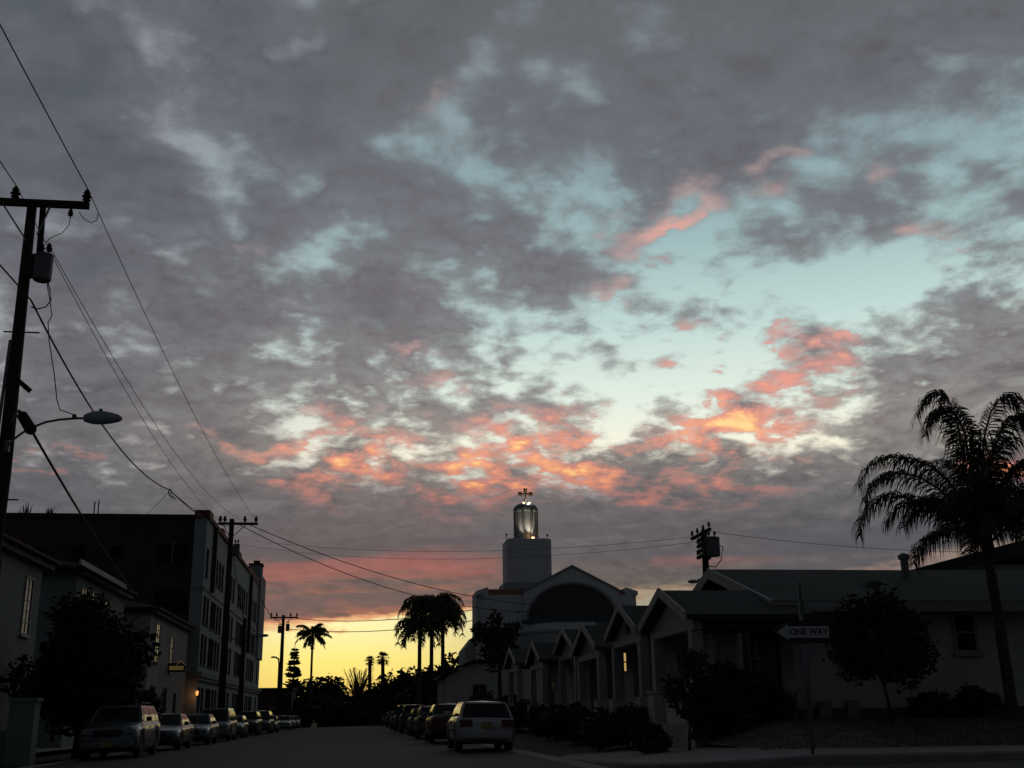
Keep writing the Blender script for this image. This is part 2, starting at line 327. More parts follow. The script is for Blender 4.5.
# ------------------------------------------------------------------ mesh helpers
class MB:
    def __init__(s): s.v, s.f = [], []
    def add(s, vs, fs):
        o = len(s.v); s.v += [tuple(p) for p in vs]; s.f += [tuple(i+o for i in f) for f in fs]; return s
    def box(s, x0, x1, y0, y1, z0, z1):
        return s.add([(x0, y0, z0), (x1, y0, z0), (x1, y1, z0), (x0, y1, z0), (x0, y0, z1), (x1, y0, z1), (x1, y1, z1), (x0, y1, z1)],
                     [(0, 3, 2, 1), (4, 5, 6, 7), (0, 1, 5, 4), (1, 2, 6, 5), (2, 3, 7, 6), (3, 0, 4, 7)])
    def cbox(s, x, y, z, w, d, h): return s.box(x-w/2, x+w/2, y-d/2, y+d/2, z-h/2, z+h/2)
    def bar(s, a, b, w, h=None):           # rectangular bar between two points
        h = h or w; a, b = Vector(a), Vector(b); d = (b-a).normalized()
        u = d.cross(Vector((0, 0, 1)));  u = u.normalized() if u.length > .01 else Vector((1, 0, 0)); n = u.cross(d)
        vs = [p + u*i*w/2 + n*j*h/2 for p in (a, b) for i, j in ((-1, -1), (1, -1), (1, 1), (-1, 1))]
        return s.add(vs, [(0, 1, 2, 3), (7, 6, 5, 4), (0, 4, 5, 1), (1, 5, 6, 2), (2, 6, 7, 3), (3, 7, 4, 0)])
    def tube(s, pts, r, n=8, cap=True):
        pts = [Vector(p) for p in pts]; rs = r if isinstance(r, (list, tuple)) else [r]*len(pts); o = len(s.v); L = len(pts)
        ref = Vector((0, 0, 1))
        for i, p in enumerate(pts):
            d = (pts[min(i+1, L-1)] - pts[max(i-1, 0)]).normalized()
            u = d.cross(ref)
            if u.length < .05: u = d.cross(Vector((0, 1, 0)))
            u.normalize(); w = u.cross(d)
            for k in range(n):
                a = 2*math.pi*k/n; s.v.append(tuple(p + (u*math.cos(a) + w*math.sin(a))*rs[i]))
        for i in range(L-1):
            for k in range(n):
                a, b = o+i*n+k, o+i*n+(k+1) % n; s.f.append((a, b, b+n, a+n))
        if cap: s.f.append(tuple(o+k for k in range(n))[::-1]); s.f.append(tuple(o+(L-1)*n+k for k in range(n)))
        return s
    def lathe(s, c, prof, n=16, axis='z'):  # prof: (radius, height)
        o = len(s.v)
        for r, h in prof:
            for k in range(n):
                a = 2*math.pi*k/n; p = (r*math.cos(a), r*math.sin(a), h)
                if axis == 'x': p = (h, r*math.cos(a), r*math.sin(a))
                if axis == 'y': p = (r*math.cos(a), h, r*math.sin(a))
                s.v.append((c[0]+p[0], c[1]+p[1], c[2]+p[2]))
        for i in range(len(prof)-1):
            for k in range(n):
                a, b = o+i*n+k, o+i*n+(k+1) % n; s.f.append((a, b, b+n, a+n))
        s.f.append(tuple(o+k for k in range(n))[::-1]); s.f.append(tuple(o+(len(prof)-1)*n+k for k in range(n)))
        return s
    def prism(s, poly, axis, a, b):         # extrude a 2D outline; axis: the coordinate extruded from a to b
        n = len(poly)
        def P(q, t):
            return (t, q[0], q[1]) if axis == 'x' else (q[0], t, q[1]) if axis == 'y' else (q[0], q[1], t)
        return s.add([P(q, a) for q in poly]+[P(q, b) for q in poly], [tuple(range(n))[::-1], tuple(range(n, 2*n))]+[(i, (i+1) % n, n+(i+1) % n, n+i) for i in range(n)])
    def ball(s, c, r, n=10, sz=1.0):
        k = 6; return s.lathe(c, [(max(.001, r*math.sin(math.pi*i/k)), -r*sz*math.cos(math.pi*i/k)) for i in range(k+1)], n)
    def build(s, name, m_, parent=None, loc=None, smooth=False, bevel=0, fixn=True):
        me = bpy.data.meshes.new(name); me.from_pydata(s.v, [], s.f); me.update()
        if fixn:
            b = bmesh.new(); b.from_mesh(me); bmesh.ops.recalc_face_normals(b, faces=b.faces); b.to_mesh(me); b.free()
        o = bpy.data.objects.new(name, me); C.collection.objects.link(o); me.materials.append(m_)
        if parent: o.parent = parent
        if loc is not None: o.location = loc
        if smooth: me.polygons.foreach_set('use_smooth', [True]*len(me.polygons))
        if bevel:
            bv = o.modifiers.new('b', 'BEVEL'); bv.width = bevel; bv.segments = 2; bv.limit_method = 'ANGLE'
        return o
def tag(o, label=None, cat=None, group=None, kind=None):
    if label: o['label'] = label
    if cat: o['category'] = cat
    if group: o['group'] = group
    if kind: o['kind'] = kind
    return o
def empty(name, loc, label, cat, group=None, rz=0):
    o = bpy.data.objects.new(name, None); C.collection.objects.link(o); o.location = loc; o.rotation_euler = (0, 0, rz)
    o.empty_display_size = .2
    return tag(o, label, cat, group)
def dup(root, loc, label, rz=None):
    def cp(o, par):
        c = o.copy(); C.collection.objects.link(c); c.parent = par
        for ch in o.children: cp(ch, c)
        return c
    c = cp(root, None); c.location = loc; c['label'] = label
    if rz is not None: c.rotation_euler = (0, 0, rz)
    return c

# ------------------------------------------------------------------ terrain
def ss(t): t = min(max(t, 0), 1); return t*t*(3-2*t)
KL, KR = -9.0, 4.6
def g(x, y):
    z = .3 + .25*min(max((x-KL)/(KR-KL), 0), 1)
    if x > KR: z += .08*min(x-KR, 2.4) + .42*ss((x-6.6)/2)*ss((y-19)/4)
    if y > 140: z -= min((y-140)*.035, 9)
    return z
def grid(name, xs, ys, dz, m_, kind='structure', f=None):
    mb = MB(); n = len(xs)
    vs = [(x, y, (f or g)(x, y)+dz) for y in ys for x in xs]
    mb.add(vs, [(j*n+i, j*n+i+1, (j+1)*n+i+1, (j+1)*n+i) for j in range(len(ys)-1) for i in range(n-1)])
    o = mb.build(name, m_, fixn=False, smooth=True); o['kind'] = kind; return o
def rng(a, b, s): n = max(1, int(round((b-a)/s))); return [a+(b-a)*i/n for i in range(n+1)]
far = [-3000, -1200, -500, -200, -100, -60]
grid('ground', far+rng(-40, 40, 1.0)+[60, 100, 200, 500, 1200, 3000], [-800, -200, -80]+rng(-40, 200, 2.0)+[230, 260, 300, 350, 400, 450, 600, 1000, 2000, 3500], -.06, GROUND)
grid('road', rng(KL, KR, .68), rng(17, 420, 1.5), .004, ASPH)
grid('cross_street', [-200, -100, -60]+rng(-40, 40, 1.5)+[60, 100, 200], rng(4, 17, 1.0), .004, ASPH)
grid('lawn', rng(6.95, 60, .5), rng(19.2, 24, .4)+rng(25, 420, 5), .125, LAWN)
tag(grid('yard_paving', rng(-60, -11.35, 1.2), rng(19.2, 420, 4), .125, CONC))
grid('gutter', rng(KR-.45, KR-.002, .22), rng(20.4, 420, 2), .008, CONC)
grid('gutter', rng(KL+.002, KL+.45, .22), rng(20.4, 420, 2), .008, CONC)
def kerbline(s):                         # s=1 right, -1 left
    k = KR if s > 0 else KL; r = 3.5; pts = []
    for y in rng(420, 20.4, 3): pts.append((k, y, s, 0))
    for i in range(1, 12):
        a = math.pi/2*i/12; pts.append((k+s*r*(1-math.cos(a)), 20.4-r*math.sin(a), s*math.cos(a), math.sin(a)))
    for x in rng(3.5, 90, 2): pts.append((k+s*x, 16.9, 0, 1))
    return pts
def loft(name, line, prof, m_):
    mb = MB(); n = len(prof)
    vs = [(x+nx*o, y+ny*o, g(x+nx*.01, y+ny*.01)*(1 if o < .2 else 0) + (g(x+nx*o, y+ny*o) if o >= .2 else 0) + h) for x, y, nx, ny in line for o, h in prof]
    mb.add(vs, [(j*n+i, j*n+i+1, (j+1)*n+i+1, (j+1)*n+i) for j in range(len(line)-1) for i in range(n-1)])
    o = mb.build(name, m_); o['kind'] = 'structure'; return o
for s in (1, -1):
    L = kerbline(s)
    loft('kerb', L, [(0, -.05), (0, .10), (.03, .134), (.16, .134)], KERBM)
    loft('pavement', L, [(.155, .130), (1.0, .131), (1.8, .131), (2.45, .131)], CONC)

# ------------------------------------------------------------------ foliage
def leaves(mb, n, blobs, size, rn, flat=.5):
    w = [b[3]*b[4]*b[5] for b in blobs]; tot = sum(w)
    for b, wi in zip(blobs, w):
        for _ in range(int(n*wi/tot)+1):
            while True:
                p = Vector((rn.uniform(-1, 1), rn.uniform(-1, 1), rn.uniform(-1, 1)))
                if .12 < p.length_squared < 1: break
            p *= rn.uniform(.68, 1.18)
            q = Vector((b[0]+p.x*b[3], b[1]+p.y*b[4], b[2]+p.z*b[5]))
            s = size*rn.uniform(.6, 1.5)
            d = Vector((rn.gauss(0, 1), rn.gauss(0, 1), rn.gauss(0, flat))).normalized(); e = d.cross(Vector((rn.gauss(0, 1), rn.gauss(0, 1), rn.gauss(0, 1)))).normalized()
            o = len(mb.v)
            mb.v += [tuple(q-d*s*.5), tuple(q+e*s*.25), tuple(q+d*s*.5), tuple(q-e*s*.25)]; mb.f.append((o, o+1, o+2, o+3))
def crown_blobs(rn, cx, cy, cz, rx_, ry_, rz_, k, br):
    out = []
    for i in range(k):
        while True:
            p = Vector((rn.uniform(-1, 1), rn.uniform(-1, 1), rn.uniform(-1, 1)))
            if .2 < p.length < 1: break
        f = rn.uniform(.6, 1.3)*br
        out.append((cx+p.x*rx_*(1-br*.5), cy+p.y*ry_*(1-br*.5), cz+p.z*rz_*(1-br*.5), rx_*f, ry_*f, rz_*f))
    return out
def tree(x, y, h, r, label, ch=None, trunk_r=.14, n=3000, leaf=.22, seed=1, m_=None, name='broadleaf_tree', group=None, z0=None, trunkh=None, k=26, br=.34, cat='tree', core=True):
    rn = random.Random(seed); z = g(x, y)+.1 if z0 is None else z0
    t = empty(name, (x, y, z), label, cat, group)
    ch = ch or h*.7; th = trunkh or h-ch*.6; cz = h-ch/2
    tm = MB(); pts = [(0, 0, -.15), (rn.uniform(-.05, .05), 0, th*.4), (rn.uniform(-.12, .12), rn.uniform(-.1, .1), th*.8), (rn.uniform(-.2, .2), 0, cz)]
    tm.tube(pts, [trunk_r*1.25, trunk_r, trunk_r*.8, trunk_r*.5], 8)
    for i in range(7):
        a = i*2.4+rn.random(); s = Vector(pts[2]); e = Vector((math.cos(a)*r*.75, math.sin(a)*r*.75, cz+rn.uniform(-.25, .4)*ch))
        mid = s.lerp(e, .5)+Vector((0, 0, .12*ch)); tm.tube([s, mid, e], [trunk_r*.5, trunk_r*.32, trunk_r*.12], 6)
    tm.build('trunk', BARK, t, smooth=True)
    cm = MB(); leaves(cm, n, crown_blobs(rn, 0, 0, cz, r, r, ch/2, k, br), leaf, rn)
    if core: leaves(cm, n//8, [(0, 0, cz, r*.62, r*.62, ch*.33)], leaf*2.2, rn)
    cm.build('crown', m_ or LEAF_D, t, fixn=False)
    return t
def shrub(x, y, rx_, ry_, h, label, n=1500, leaf=.10, seed=1, m_=None, name='shrub', cat='shrub', group=None, spike=False):
    rn = random.Random(seed); z = g(x, y)+.1; t = empty(name, (x, y, z), label, cat, group)
    st = MB()
    for i in range(5):
        a = i*1.3; st.tube([(0, 0, -.1), (math.cos(a)*rx_*.3, math.sin(a)*ry_*.3, h*.35), (math.cos(a)*rx_*.6, math.sin(a)*ry_*.6, h*.7)], [.03, .02, .01], 5)
    st.build('stem', BARK, t)
    cm = MB()
    if spike:
        for i in range(n//8):
            a = rn.uniform(0, 6.28); e = rn.uniform(.3, 1.4); L_ = h*rn.uniform(.6, 1.15); d = Vector((math.cos(a)*math.cos(e), math.sin(a)*math.cos(e), math.sin(e)))
            u = Vector((-math.sin(a), math.cos(a), 0))*.025; p0 = Vector((rn.uniform(-.1, .1), rn.uniform(-.1, .1), 0)); p1 = p0+d*L_*.6; p2 = p0+d*L_-Vector((0, 0, L_*.15))
            cm.add([p0-u, p0+u, p1+u, p1-u, p2], [(0, 1, 2, 3), (3, 2, 4)])
    else:
        leaves(cm, n, crown_blobs(rn, 0, 0, h*.5, rx_, ry_, h*.5, 16, .42), leaf, rn); leaves(cm, n//6, [(0, 0, h*.42, rx_*.75, ry_*.75, h*.4)], leaf*2.4, rn)
    cm.build('foliage', m_ or LEAF_D, t, fixn=False); return t
def frond(mb, sk, base, az, el0, L_, droop, nl=46, ll=.42, wid=.035, rn=rnd, hang=.75, path=None):
    # arching rachis with drooping leaflets on both sides
    pts = []; p = Vector(base); e = el0; n = 16
    for i in range(n+1):
        pts.append(p.copy()); t_ = i/n
        e2 = e - droop*(t_**1.25)
        p = p + Vector((math.sin(az)*math.cos(e2), math.cos(az)*math.cos(e2), math.sin(e2)))*L_/n
    if path:
        P = [Vector(q) for q in path]; pts = []
        for i in range(n+1):
            t = i/n*(len(P)-1); k = min(int(t), len(P)-2); f = t-k; a = P[max(k-1, 0)]; b = P[k]; c = P[k+1]; d = P[min(k+2, len(P)-1)]
            pts.append(.5*((2*b)+(c-a)*f+(2*a-5*b+4*c-d)*f*f+(3*b-a-3*c+d)*f*f*f))
    sk.tube(pts[::2], [.035*(1-.85*i/8) for i in range(9)], 5)
    for i in range(nl):
        t_ = .16+.84*(i+rn.random()*.6)/nl; k = min(int(t_*n), n-1); q = pts[k].lerp(pts[k+1], min(max(t_*n-k, 0), 1)); d = (pts[k+1]-pts[k]).normalized()
        side = d.cross(Vector((0, 0, 1)));  side = side.normalized() if side.length > .05 else Vector((1, 0, 0))
        ln = ll*(1-.55*abs(t_-.45)*1.6)*rn.uniform(.75, 1.15)
        for s in (-1, 1):
            up = rn.uniform(-.35, .45)
            v1 = (side*s*.75 + d*.7 + Vector((0, 0, up+.1))).normalized(); v2 = (v1*(1-hang) + Vector((rn.uniform(-.12, .12), rn.uniform(-.12, .12), -1))*hang).normalized()
            vm = (v1+v2).normalized(); a = q+v1*ln*.26; a2 = a+vm*ln*.26; b = a2+v2*ln*.5; w_ = d*wid*.5
            mb.add([q-w_*.7, q+w_*.7, a+w_, a-w_, a2+w_*.9, a2-w_*.9, b], [(0, 1, 2, 3), (3, 2, 4, 5), (5, 4, 6)])
def queen_palm(x, y, h, label, fr, seed=3, ll=.45, paths=(), name='queen_palm', tr=.13, z0=None, scale=1.0, nl=46, wid=.035, lean=(0, 0), group=None, hangmass=True):
    rn = random.Random(seed); z = g(x, y)+.1 if z0 is None else z0; t = empty(name, (x, y, z), label, 'palm tree', group)
    tm = MB(); N = 14
    tm.tube([(lean[0]*(i/N)**2, lean[1]*(i/N)**2, -.1+(h+.1)*i/N) for i in range(N+1)], [tr*(1.35 if i == 0 else 1.08-.2*i/N + (.03 if i % 2 else 0)*tr*3) for i in range(N+1)], 12)
    tm.build('trunk', PBARK, t, smooth=True)
    cm, sk = MB(), MB(); top = (lean[0], lean[1], h)
    for pth in paths: frond(cm, sk, top, 0, 0, 1, 0, int(nl*1.25), ll*scale, wid, rn, .7, [Vector(q)-Vector((x, y, z)) for q in pth])
    for f in fr:
        az, el, L_, dr = f[:4]
        frond(cm, sk, top, R(az), R(el), L_*scale, R(dr), nl, ll*scale, wid, rn, f[4] if len(f) > 4 else .75)
    sk.tube([top, (top[0], top[1], h+.5*scale)], [tr*1.1, .05], 8)
    cm.build('crown', LEAF_P, t, fixn=False); sk.build('frond_stalks', LEAF_Y, t)
    return t

# ------------------------------------------------------------------ building helpers (meshes in world coordinates under an Empty)
def part(mb, name, m_, root, **k):
    o = mb.build(name, m_, root, loc=-root.location, **k); return o
WC = {}
def window(root, c, face, w, h, nx=1, ny=1, fr=WPAINT, glass=GLASS, sill=True, fw=.07, label=None):
    """frame (named window) with its pane as sub-part; face is the outward direction"""
    key = (face, round(w, 2), round(h, 2), nx, ny, fr.name, glass.name, sill, fw)
    ax = 'xyz'.index(face[0]); s = 1 if face[1] == '+' else -1
    if key not in WC:
        f, p = MB(), MB()
        def bx(mb, u0, u1, z0, z1, d0, d1):
            a, b = sorted((s*d0, s*d1))
            mb.box(a, b, u0, u1, z0, z1) if ax == 0 else mb.box(u0, u1, a, b, z0, z1)
        bx(f, -w/2-fw, -w/2, -h/2-fw, h/2+fw, -.02, .05); bx(f, w/2, w/2+fw, -h/2-fw, h/2+fw, -.02, .05)
        bx(f, -w/2, w/2, h/2, h/2+fw, -.02, .048); bx(f, -w/2, w/2, -h/2-fw, -h/2, -.02, .048)
        for i in range(1, nx): u = -w/2+w*i/nx; bx(f, u-.02, u+.02, -h/2, h/2, .0, .034)
        for j in range(1, ny): z = -h/2+h*j/ny; bx(f, -w/2, w/2, z-.02, z+.02, .0, .031)
        if sill: bx(f, -w/2-fw-.06, w/2+fw+.06, -h/2-fw-.07, -h/2-fw, -.02, .12)
        bx(p, -w/2+.001, w/2-.001, -h/2+.001, h/2-.001, -.012, .012)
        fo = f.build('window', fr); po = p.build('pane', glass, fo); WC[key] = (fo, po); fo.parent = root; fo.location = Vector(c)-root.location
        if label: fo['label'] = label
        return fo
    fo, po = WC[key]; a = fo.copy(); C.collection.objects.link(a); a.parent = root; a.location = Vector(c)-root.location
    b = po.copy(); C.collection.objects.link(b); b.parent = a
    if label: a['label'] = label
    elif 'label' in a: del a['label']
    return a
def gable_x(x0, x1, yc, hw, ze, zr, th=.14):   # roof with its ridge along X: two slabs
    out = MB()
    for s in (-1, 1):
        out.prism([(yc+s*.0, zr), (yc+s*hw, ze), (yc+s*hw, ze+th*1.05), (yc, zr+th*1.05)], 'x', x0, x1)
    return out
def rake(x, yc, hw, ze, zr, w=.05, h=.24, z=.02):      # pair of barge boards at the gable end
    out = MB()
    for s in (-1, 1):
        out.prism([(yc, zr+.17), (yc+s*(hw+.02), ze+.17), (yc+s*(hw+.02), ze+.17-h), (yc, zr+.17-h)], 'x', x-w, x)
    return out

# ---- corner bungalow
E1 = empty('corner_bungalow', (14, 29, 1.2), 'low white stucco house with long shingle roof on the corner behind the one way sign', 'house')
XW, YS, YN = 9.65, 24.75, 32.3
w_ = MB().box(XW, 30, YS, YN, .6, 3.95); w_.prism([(YS, 3.95), (YN, 3.95), (28.5, 4.88)], 'x', XW, 29.9); part(w_, 'wall', WSTUC, E1)
part(gable_x(9.0, 30.5, 28.5, 4.4, 3.70, 4.94), 'roof', SHING, E1)
rk = rake(8.998, 28.5, 4.4, 3.70, 4.94, h=.27); part(rk, 'barge_board', WPAINT, E1)
part(MB().box(9.0, 30.5, 24.02, 24.1, 3.62, 3.82), 'fascia', WPAINT, E1)
for i in range(16): part(MB().cbox(9.4+i*.95, 24.42, 3.74, .07, .6, .10), 'rafter_end', WOODD, E1)
part(MB().box(XW-.03, 29.95, YS-.03, YS-.001, .6, 1.55), 'plinth', STONE, E1)
bp = aty(905, 569, 27.5); vp = MB().lathe((bp.x, 27.5, 4.3), [(.10, 0), (.10, .98)], 10); vp.lathe((bp.x, 27.5, 5.24), [(.15, 0), (.15, .10), (.05, .16)], 10); part(vp, 'vent_pipe', STEEL, E1)
vb = aty(875, 588, 26); part(MB().cbox(vb.x, 26.2, 4.40, .35, .3, .22), 'roof_vent', STEEL, E1)
part(MB().box(9.0, 30.5, 23.92, 24.02, 3.60, 3.70), 'gutter', WSTUC2, E1)
part(MB().tube([(9.9, 23.97, 3.6), (9.9, 24.66, 3.3), (9.9, 24.68, 1.3)], .04, 6), 'downpipe', WSTUC2, E1)
def southwin(px0, px1, py0, py1, Y, root, **k):
    k.setdefault('glass', SCRN); k.setdefault('fr', WSTUC2)
    a, b = aty(px0, py0, Y), aty(px1, py1, Y); return window(root, ((a.x+b.x)/2, Y, (a.z+b.z)/2), 'y-', abs(b.x-a.x), abs(a.z-b.z), **k)
southwin(953, 976, 615, 650, YS, E1, nx=1, ny=2, label='narrow sash window beside the palm trunk')
southwin(838, 868, 622, 668, YS, E1, nx=2, ny=1, label='wide window behind the round street tree')
wb = atx(761, 650, XW); window(E1, (XW, wb.y+.1, 2.75), 'x-', 1.15, 1.35, nx=2, ny=2)
for dy in (-.86, .86): part(MB().box(XW-.06, XW-.002, wb.y+.1+dy-.22, wb.y+.1+dy+.22, 2.0, 3.5), 'shutter', SHUT, E1)
for q in ((851, 712), (823, 712)):
    a = aty(*q, YS); part(MB().box(a.x-.14, a.x+.14, YS-.16, YS-.032, 1.25, 1.72), 'utility_meter', STEEL, E1)
# front porch
part(gable_x(6.8, 9.6, 25.35, 2.05, 3.38, 4.09, th=.11), 'porch_roof', SHING, E1)
part(rake(6.798, 25.35, 2.05, 3.38, 4.09, h=.20), 'barge_board', WPAINT, E1)
part(MB().prism([(23.55, 3.40), (27.15, 3.40), (25.35, 4.04)], 'x', 7.05, 7.13), 'porch_gable', WSTUC, E1)
part(MB().box(7.0, 7.18, 23.5, 27.2, 3.2, 3.40), 'porch_beam', WPAINT, E1)
part(MB().box(7.18, 9.6, 23.5, 23.66, 3.2, 3.39), 'side_beam', WOODD, E1)
for yy in (23.75, 26.95):
    part(MB().box(6.98, 7.22, yy-.16, yy+.16, 2.0, 3.2), 'porch_post', WPAINT, E1)
    part(MB().box(6.88, 7.32, yy-.28, yy+.28, .7, 1.95).box(6.84, 7.36, yy-.32, yy+.32, 1.95, 2.0), 'porch_pier', WSTUC, E1)
part(MB().box(6.9, 9.6, 23.45, 27.3, .5, 1.28), 'porch_floor', CONC, E1)
part(MB().box(7.0, 7.12, 24.05, 26.0, 1.28, 1.95), 'porch_wall', WSTUC, E1)
stp = MB()
for i in range(3): stp.box(6.85-.3*(i+1), 6.9-.3*i, 26.05, 26.6, .5, 1.28-.2*(i+1))
part(stp, 'porch_steps', CONC, E1)
part(MB().box(9.55, 9.64, 25.6, 26.5, 1.3, 3.2), 'door', DOORM, E1)

# ---- bungalow court along the street
def bungalow(yc, za, x0, hw, label, lit=None, col=WSTUC, post=True, ridge=None, back=15.0):
    dz = za-4.4; e = empty('bungalow', (x0+4, yc, 1.2), label, 'house', 'small white bungalows stepping down the street')
    part(MB().box(x0+1.9, back, yc-2.45, yc+2.45, .5, 3.75+dz), 'wall', col, e)
    part(gable_x(x0+1.2, back+.4, yc, 2.75, 3.52+dz, 4.5+dz, th=.12), 'roof', SHING, e)
    part(gable_x(x0, x0+2.4, yc, 1.95+.12*math.sin(yc*3), 3.50+dz, 4.27+dz, th=.11), 'porch_roof', SHING, e)
    hw = 1.95+.12*math.sin(yc*3)
    part(rake(x0-.002, yc, hw, 3.50+dz, 4.27+dz, h=.19), 'barge_board', WPAINT, e)
    part(rake(x0+1.198, yc, 2.75, 3.52+dz, 4.5+dz, h=.2), 'barge_board', WPAINT, e)
    part(MB().prism([(yc-1.75, 3.5+dz), (yc+1.75, 3.5+dz), (yc, 4.2+dz)], 'x', x0+.22, x0+.28), 'porch_gable', WSTUC2, e)
    part(MB().box(x0+.15, x0+.33, yc-1.75, yc+1.75, 3.3+dz, 3.49+dz), 'porch_beam', WPAINT, e)
    for s in (-1, 1):
        part(MB().box(x0+.12, x0+.36, yc+s*1.6-.15, yc+s*1.6+.15, 1.9, 3.3+dz), 'porch_post', WPAINT, e)
        part(MB().box(x0+.02, x0+.46, yc+s*1.6-.26, yc+s*1.6+.26, .5, 1.9), 'porch_pier', col, e)
    part(MB().box(x0+.05, x0+1.9, yc-1.8, yc+1.8, .5, 1.2), 'porch_floor', CONC, e)
    part(MB().box(x0+1.82, x0+1.895, yc-.1, yc+.8, 1.22, 3.15), 'door', DOORM, e)
    window(e, (x0+1.9, yc-1.2, 2.3), 'x-', .9, 1.2, nx=2, ny=1, sill=False)
    window(e, (x0+4.2, yc-2.45, 2.45), 'y-', 1.1, 1.2, nx=2, ny=2)
    k_ = int(yc*7) % 3
    part(MB().lathe((x0+3.2+k_, yc+.9, 3.9+dz), [(.09, 0), (.09, .75), (.14, .76), (.14, .84)], 8), 'vent_pipe', STEEL, e)
    part(MB().box(x0+1.1, back+.3, yc-2.84, yc-2.76, 3.42+dz, 3.52+dz), 'gutter', WSTUC2, e)
    part(MB().tube([(x0+1.95, yc-2.78, 3.42+dz), (x0+1.95, yc-2.52, 3.15+dz), (x0+1.95, yc-2.52, 1.2)], .04, 6), 'downpipe', WSTUC2, e)
    if k_ == 0: part(MB().box(x0+.19, x0+.215, yc-.22, yc+.22, 3.62+dz, 3.88+dz), 'gable_vent', WOODD, e)
    if k_ == 1: part(MB().box(x0+5, x0+5.6, yc-.3, yc+.3, 4.0+dz, 5.0+dz).box(x0+4.93, x0+5.67, yc-.37, yc+.37, 5.0+dz, 5.1+dz), 'chimney', BRICK, e)
    if k_ == 2: part(MB().box(x0+.07, x0+.13, yc-1.3, yc+.4, 1.9, 2.0).box(x0+.08, x0+.12, yc-1.3, yc+.4, 1.25, 1.3), 'porch_rail', WPAINT, e)
    if lit:
        a = aty(lit[0], lit[1], yc-2.45-.02); b = aty(lit[2], lit[3], yc-2.45-.02)
        window(e, ((a.x+b.x)/2, yc-2.45, (a.z+b.z)/2), 'y-', abs(b.x-a.x), abs(a.z-b.z), ny=2, glass=LITW, fr=WOODD, sill=False, fw=.03, label='narrow window lit yellow from inside')
    return e
bungalow(31.3, 4.43, 7.2, 2, 'white bungalow next to the corner house, gable partly hidden by the corner porch')
bungalow(36.7, 4.29, 7.2, 2, 'white bungalow with a narrow window glowing yellow', lit=(623.5, 653, 626.5, 671))
bungalow(42.7, 4.6, 7.6, 2, 'white bungalow whose small gable peeks over the roof in front of it')
b4 = bungalow(47.8, 4.43, 7.2, 2, 'white bungalow with a small warm porch lamp, in front of the church')
bungalow(55.2, 4.6, 7.2, 2, 'white bungalow at the far end of the row beside the church tree')
pl = MB().cbox(8.98, 47.2, 2.95, .14, .22, .2); part(pl, 'porch_lamp', mat('porch_lamp_glow', (.5, .35, .2), .5, emit=(1, .5, .22), estr=.5), b4)

# ---- building rising behind the corner house
r0, r1 = aty(918, 568, 46), aty(1060, 530, 46)
EB = empty('tall_house', (r1.x, 48, 1), 'house behind the corner house with a dark roof edge rising to the right', 'house')
part(MB().box(r0.x+1.5, r1.x+8, 46.4, 58, 1, 7.6), 'wall', WSTUC2, EB)
part(MB().prism([(r0.x, r0.z), (r1.x, r1.z), (r1.x+9, r0.z+.4), (r1.x+9, r0.z-.5), (r1.x, r1.z-.9), (r0.x, r0.z-.25)], 'y', 45.8, 59), 'roof', WOODD, EB)
window(EB, (r1.x-.3, 46.4, 6.6), 'y-', 1.2, 1.0, nx=2)

# ---- church
YC = 100.0
def cz(px, py, Y=YC): return aty(px, py, Y)
EC = empty('church', (17.5, 110, 1), 'white church with a dark arched window and a lantern tower topped by a gold cross', 'church')
bL, bR = cz(475, 640).x+.15, cz(640, 640).x
body = MB().prism([(bL+.7, YC), (bR-.7, YC), (bR, YC+.8), (bR, YC+4), (bR-2.4, YC+4.001), (bR-2.4, YC+26), (bL+2.4, YC+26), (bL+2.4, YC+4.001), (bL, YC+4), (bL, YC+.8)], 'z', 0, 11.75)
part(body, 'wall', CHSTUC, EC)
part(MB().prism([(YC+.15, 11.76), (YC+3.9, 11.76), (YC+3.9, 12.40), (YC+1.6, 12.42)], 'x', bL+1.1, bR-1.1), 'roof', REDR, EC)
for s, x in ((1, bL), (-1, bR)):
    xa, xb = sorted((x, x+s*1.05)); part(MB().prism([(xa, 11.75), (xb, 11.75), (xb, 12.45 if s > 0 else 12.1), (xa, 12.1 if s > 0 else 12.45)][::1], 'y', YC+.05, YC+3.95), 'parapet', CHSTUC, EC)
gx0, gx1, gxa = 14.35, 22.95, cz(571, 568).x
ga = cz(571, 568).z
# gable wall with a half round opening
cxA, rA, zA, hA = gxa-.05, cz(616, 612).x-gxa, cz(571, 620).z, cz(571, 585).z-cz(571, 620).z
N = 26; arc = [(cxA-rA*math.cos(math.pi*i/N), zA+hA*math.sin(math.pi*i/N)) for i in range(N+1)]
gw = MB()
def top(x): return ga-(abs(x-gxa)/(gxa-gx0))*(ga-12.0)*1.02
xsA = [p[0] for p in arc]
for i in range(N):
    (xa, za), (xb, zb_) = arc[i], arc[i+1]
    gw.add([(xa, YC-.5, za), (xb, YC-.5, zb_), (xb, YC-.5, top(xb)), (xa, YC-.5, top(xa)), (xa, YC-.05, za), (xb, YC-.05, zb_), (xb, YC-.05, top(xb)), (xa, YC-.05, top(xa))],
           [(0, 1, 2, 3), (3, 2, 6, 7), (0, 4, 5, 1)])
for xa, xb in ((gx0, arc[0][0]), (arc[-1][0], gx1)):
    gw.add([(xa, YC-.5, 0), (xb, YC-.5, 0), (xb, YC-.5, top(xb)), (xa, YC-.5, top(xa)), (xa, YC-.02, 0), (xb, YC-.02, 0), (xb, YC-.02, top(xb)), (xa, YC-.02, top(xa))], [(0, 1, 2, 3), (0, 3, 7, 4), (1, 5, 6, 2), (3, 2, 6, 7)])
gw.box(arc[0][0], arc[-1][0], YC-.5, YC-.02, 0, zA-.02)
part(gw, 'gable_wall', CHSTUC, EC)
cop = MB()
